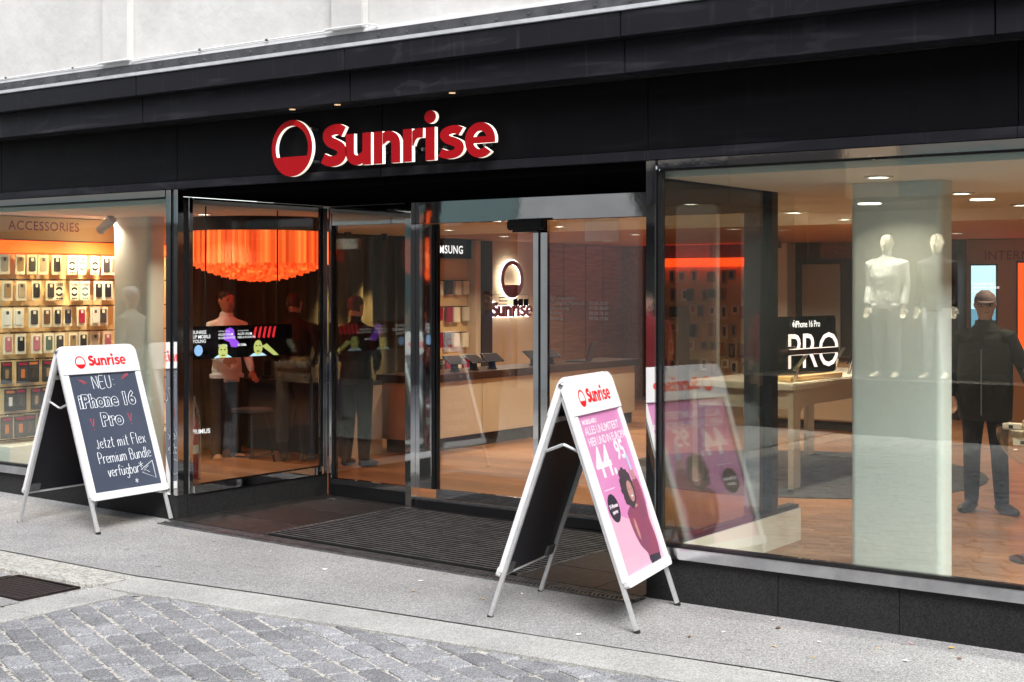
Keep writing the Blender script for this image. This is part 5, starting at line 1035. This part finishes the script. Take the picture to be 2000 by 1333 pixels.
# ------------------------------------------------------------------ leaves and scraps on the pavement
lit = [(-7.9, -.35), (-7.0, -.42), (-6.3, -.62), (-5.6, -.5), (-5.45, -.75), (-4.1, -1.0), (-3.3, -.25), (-3.0, -.4), (-2.9, -.7), (-2.6, -.15), (-2.4, -.12), (-2.7, -.35), (-3.5, -.5), (-3.7, -.28), (-2.5, -.5), (-3.15, -.62), (-3.4, -.1), (-2.3, -.3), (-6.7, -.75), (-5.0, -.65), (-8.6, -.6), (-2.85, -1.2), (-3.6, -.7), (-4.9, -.4)]
POS = lambda x: 'left of the door mat' if x < -7.2 else 'in front of the door mat' if x < -5 else 'beside the poster board' if x < -3.8 else 'below the right window plinth'
cnt = {}
for i, (x, y) in enumerate(lit):
    m = R.choice(['leaf_yellow', 'leaf_yellow', 'leaf_brown', 'litter_white', 'litter_pink', 'litter_white']); s_ = R.uniform(.010, .024); vs = []; n_ = 7
    for k in range(n_): a = 2 * PI * k / n_; q = s_ * R.uniform(.6, 1.1); vs.append((q * math.cos(a), .6 * q * math.sin(a), .003 + R.uniform(0, .006)))
    mb = MB().add(vs + [(0, 0, .008)], [(k, (k + 1) % n_, n_) for k in range(n_)]); nm = 'fallen_leaf' if 'leaf' in m else 'paper_scrap'
    lab = {'leaf_yellow': 'tiny yellow fallen leaf', 'leaf_brown': 'tiny brown curled leaf', 'litter_white': 'tiny white paper scrap', 'litter_pink': 'tiny pinkish paper scrap'}[m] + ' on the pavement ' + POS(x)
    tag(mb.obj(nm, m, None, 0, False, (x, y, g(x) + .001), R.uniform(0, 6)), lab, 'leaf' if 'leaf' in m else 'litter', lab)

# ------------------------------------------------------------------ the other side of the street (seen in the glass)
ob = thing('opposite_building', 'stone building across the street with a lit shop window', 'building', (-5, -9.6, 0))
OY = -9.4
for b in ((-26, -8.4, -10.0, OY, 0, 3.3), (-3.6, 14, -10.0, OY, 0, 3.3), (-8.4, -3.6, -10.0, OY, 0, .70), (-8.4, -3.6, -10.0, OY, 2.9, 3.3), (-26, 14, -10.0, OY, 3.301, 8.2)): box('wall', 'stone_opposite' if b[4] > 3 else 'stone_dark', b, ob)
for x in (-9.3, -3.1, .6, 4.9): box('pier', 'stone_opposite', (x, x + .6, OY + .001, OY + .15, 0, 2.94), ob, .02)

for i, (a, b, m) in enumerate(((-26, -19, 'stone_teal'), (-19, -15.4, 'white_frame'), (-15.4, -13.2, 'cloth_navy'), (-13.2, -11.4, 'stone_opposite'), (-11.4, -9.6, 'wall_dark'), (-9.6, -8.5, 'cloth_navy'), (-8.5, -6.9, 'wall_dark'), (-6.9, -6.2, 'wall_beige'), (-6.2, -3.5, 'stone_teal'), (-3.5, -2.2, 'stone_opposite'), (-2.2, 1.5, 'wall_dark'), (1.5, 3, 'white_frame'), (3, 14, 'stone_teal'))): box('shop_band', m, (a, b - .01, OY + .001, OY + .12 + .02 * (i % 3), 2.95, 3.45 + .07 * (i % 4)), ob, .01)
box('cornice', 'stone_opposite', (-26, 14, OY + .001, OY + .25, 7.9, 8.2), ob, .02)
for x in [-24 + k * 2.6 for k in range(15)]:
    wn = box('window', 'white_frame', (x, x + 1.25, OY + .001, OY + .05, 4.3, 6.3), ob, .01); W(MB().box(x + .1, x + 1.15, OY + .051, OY + .056, 4.4, 6.2), wn).obj('glazing', 'screen_black', wn); W(MB().box(x - .1, x + 1.35, OY + .001, OY + .14, 4.18, 4.295), wn).obj('window_sill', 'stone_opposite', wn, .01)
for a, b, m in ((-17.6, -14.25, 'stone_teal'), (-14.2, -11.75, 'plaster')): box('shop_front_panel', m, (a, b, OY + .001, OY + .16, 0, 2.94), ob, .02)
for x in (-20.4, -11.6, -2.4, 2.2, 6.5): wn = box('display_window', 'dark_metal', (x, x + 2.6, OY + .001, OY + .04, .5, 2.8), ob, .01); W(MB().box(x + .08, x + 2.52, OY + .041, OY + .046, .58, 2.72), wn).obj('glazing', 'screen_black', wn)
box('niche', 'niche_white', (-8.4, -3.6, -11.6, -11.5, 0, 3.3), ob); box('niche_floor', 'niche_white', (-8.4, -3.6, -11.5, -10.001, .60, .70), ob); box('niche_ceiling', 'niche_white', (-8.4, -3.6, -11.5, -10.001, 2.9, 3.0), ob); box('niche_side', 'niche_white', (-8.5, -8.401, -11.5, -10.001, .25, 3.0), ob); box('niche_side', 'niche_white', (-3.599, -3.5, -11.5, -10.001, .25, 3.0), ob)
for x in (-7.0, -5.6):
    L = bpy.data.lights.new('niche_lamp', 'AREA'); L.shape = 'DISK'; L.size = .25; L.energy = 130 if x < -6 else 40; L.color = (1, .92, .8); lo = bpy.data.objects.new('niche_lamp', L); COL.objects.link(lo); lo.location = (x + .3, -9.55, 2.88); lo.rotation_euler = (rad(-12), 0, 0); d = tag(MB().lathe([(.14, 0), (.14, .012)], 20).obj('niche_downlight', 'lamp_disc', None, 0, False, (x + .3, -9.55, 2.886)), 'round downlight in the shop window across the street, ' + ('left one' if x < -6 else 'right one'), 'downlight')
mat('cloth_red', (.32, .03, .035), .85, bump=(11, .7, .03)); mat('cloth_khaki', (.22, .20, .12), .85, bump=(11, .7, .03)); mat('cloth_beige', (.42, .36, .28), .85, bump=(11, .7, .03)); mat('cloth_blue', (.06, .10, .20), .85, bump=(11, .7, .03))
WALK = (((-.10, -.10, .50), (-.10, -.14, .10), (-.11, -.34, .04)), ((.10, .02, .49), (.10, .22, .10), (.11, .04, .03)))
figure('person', 'white-haired pedestrian in a beige coat, mirrored in the left shop window', 'person', (-12.9, -3.1, g(-12.9) - .015), rad(70), 1.0, cl('cloth_beige', 'cloth_blue', 'shoe_grey', 'skin_pale', 'hair_white'), DOWN, 'short', 1.1, WALK, bulk=1.1)
figure('person', 'pedestrian in a blue jacket, mirrored in the sliding doors', 'person', (-9.6, -2.3, g(-9.6) - .01), rad(165), 1.0, cl('cloth_blue', 'cloth_charcoal', 'shoe_dark', 'skin_pale', 'hair_brown'), DOWN, 'short', 1.1, WALK, bulk=1.05)
figure('person', 'pedestrian in a red top and khaki trousers, mirrored in the corner post', 'person', (-8.14, -6.6, g(-8.14) - .015), rad(170), 1.0, cl('cloth_red', 'cloth_khaki', 'shoe_beige', 'skin_pale', 'hair_brown'), DOWN, 'short', 1.05, None, bulk=1.05)
NM = dict(top='sweat_white', leg='cloth_charcoal', shoe='mannequin', skin='mannequin', hair='mannequin')
figure('mannequin', 'mannequin in a white sweatshirt in the window across the street', 'mannequin', (-6.55, -9.75, .70), PI, 1.03, dict(NM, leg='wall_grey'), DOWN, None, 1.22, face=False, bulk=1.14)
figure('mannequin', 'mannequin in pale trousers in the window across the street', 'mannequin', (-5.95, -9.85, .70), PI, 1.03, dict(NM, top='cloth_charcoal', leg='trouser_pale'), DOWN, None, 1.0, face=False, bulk=1.02)
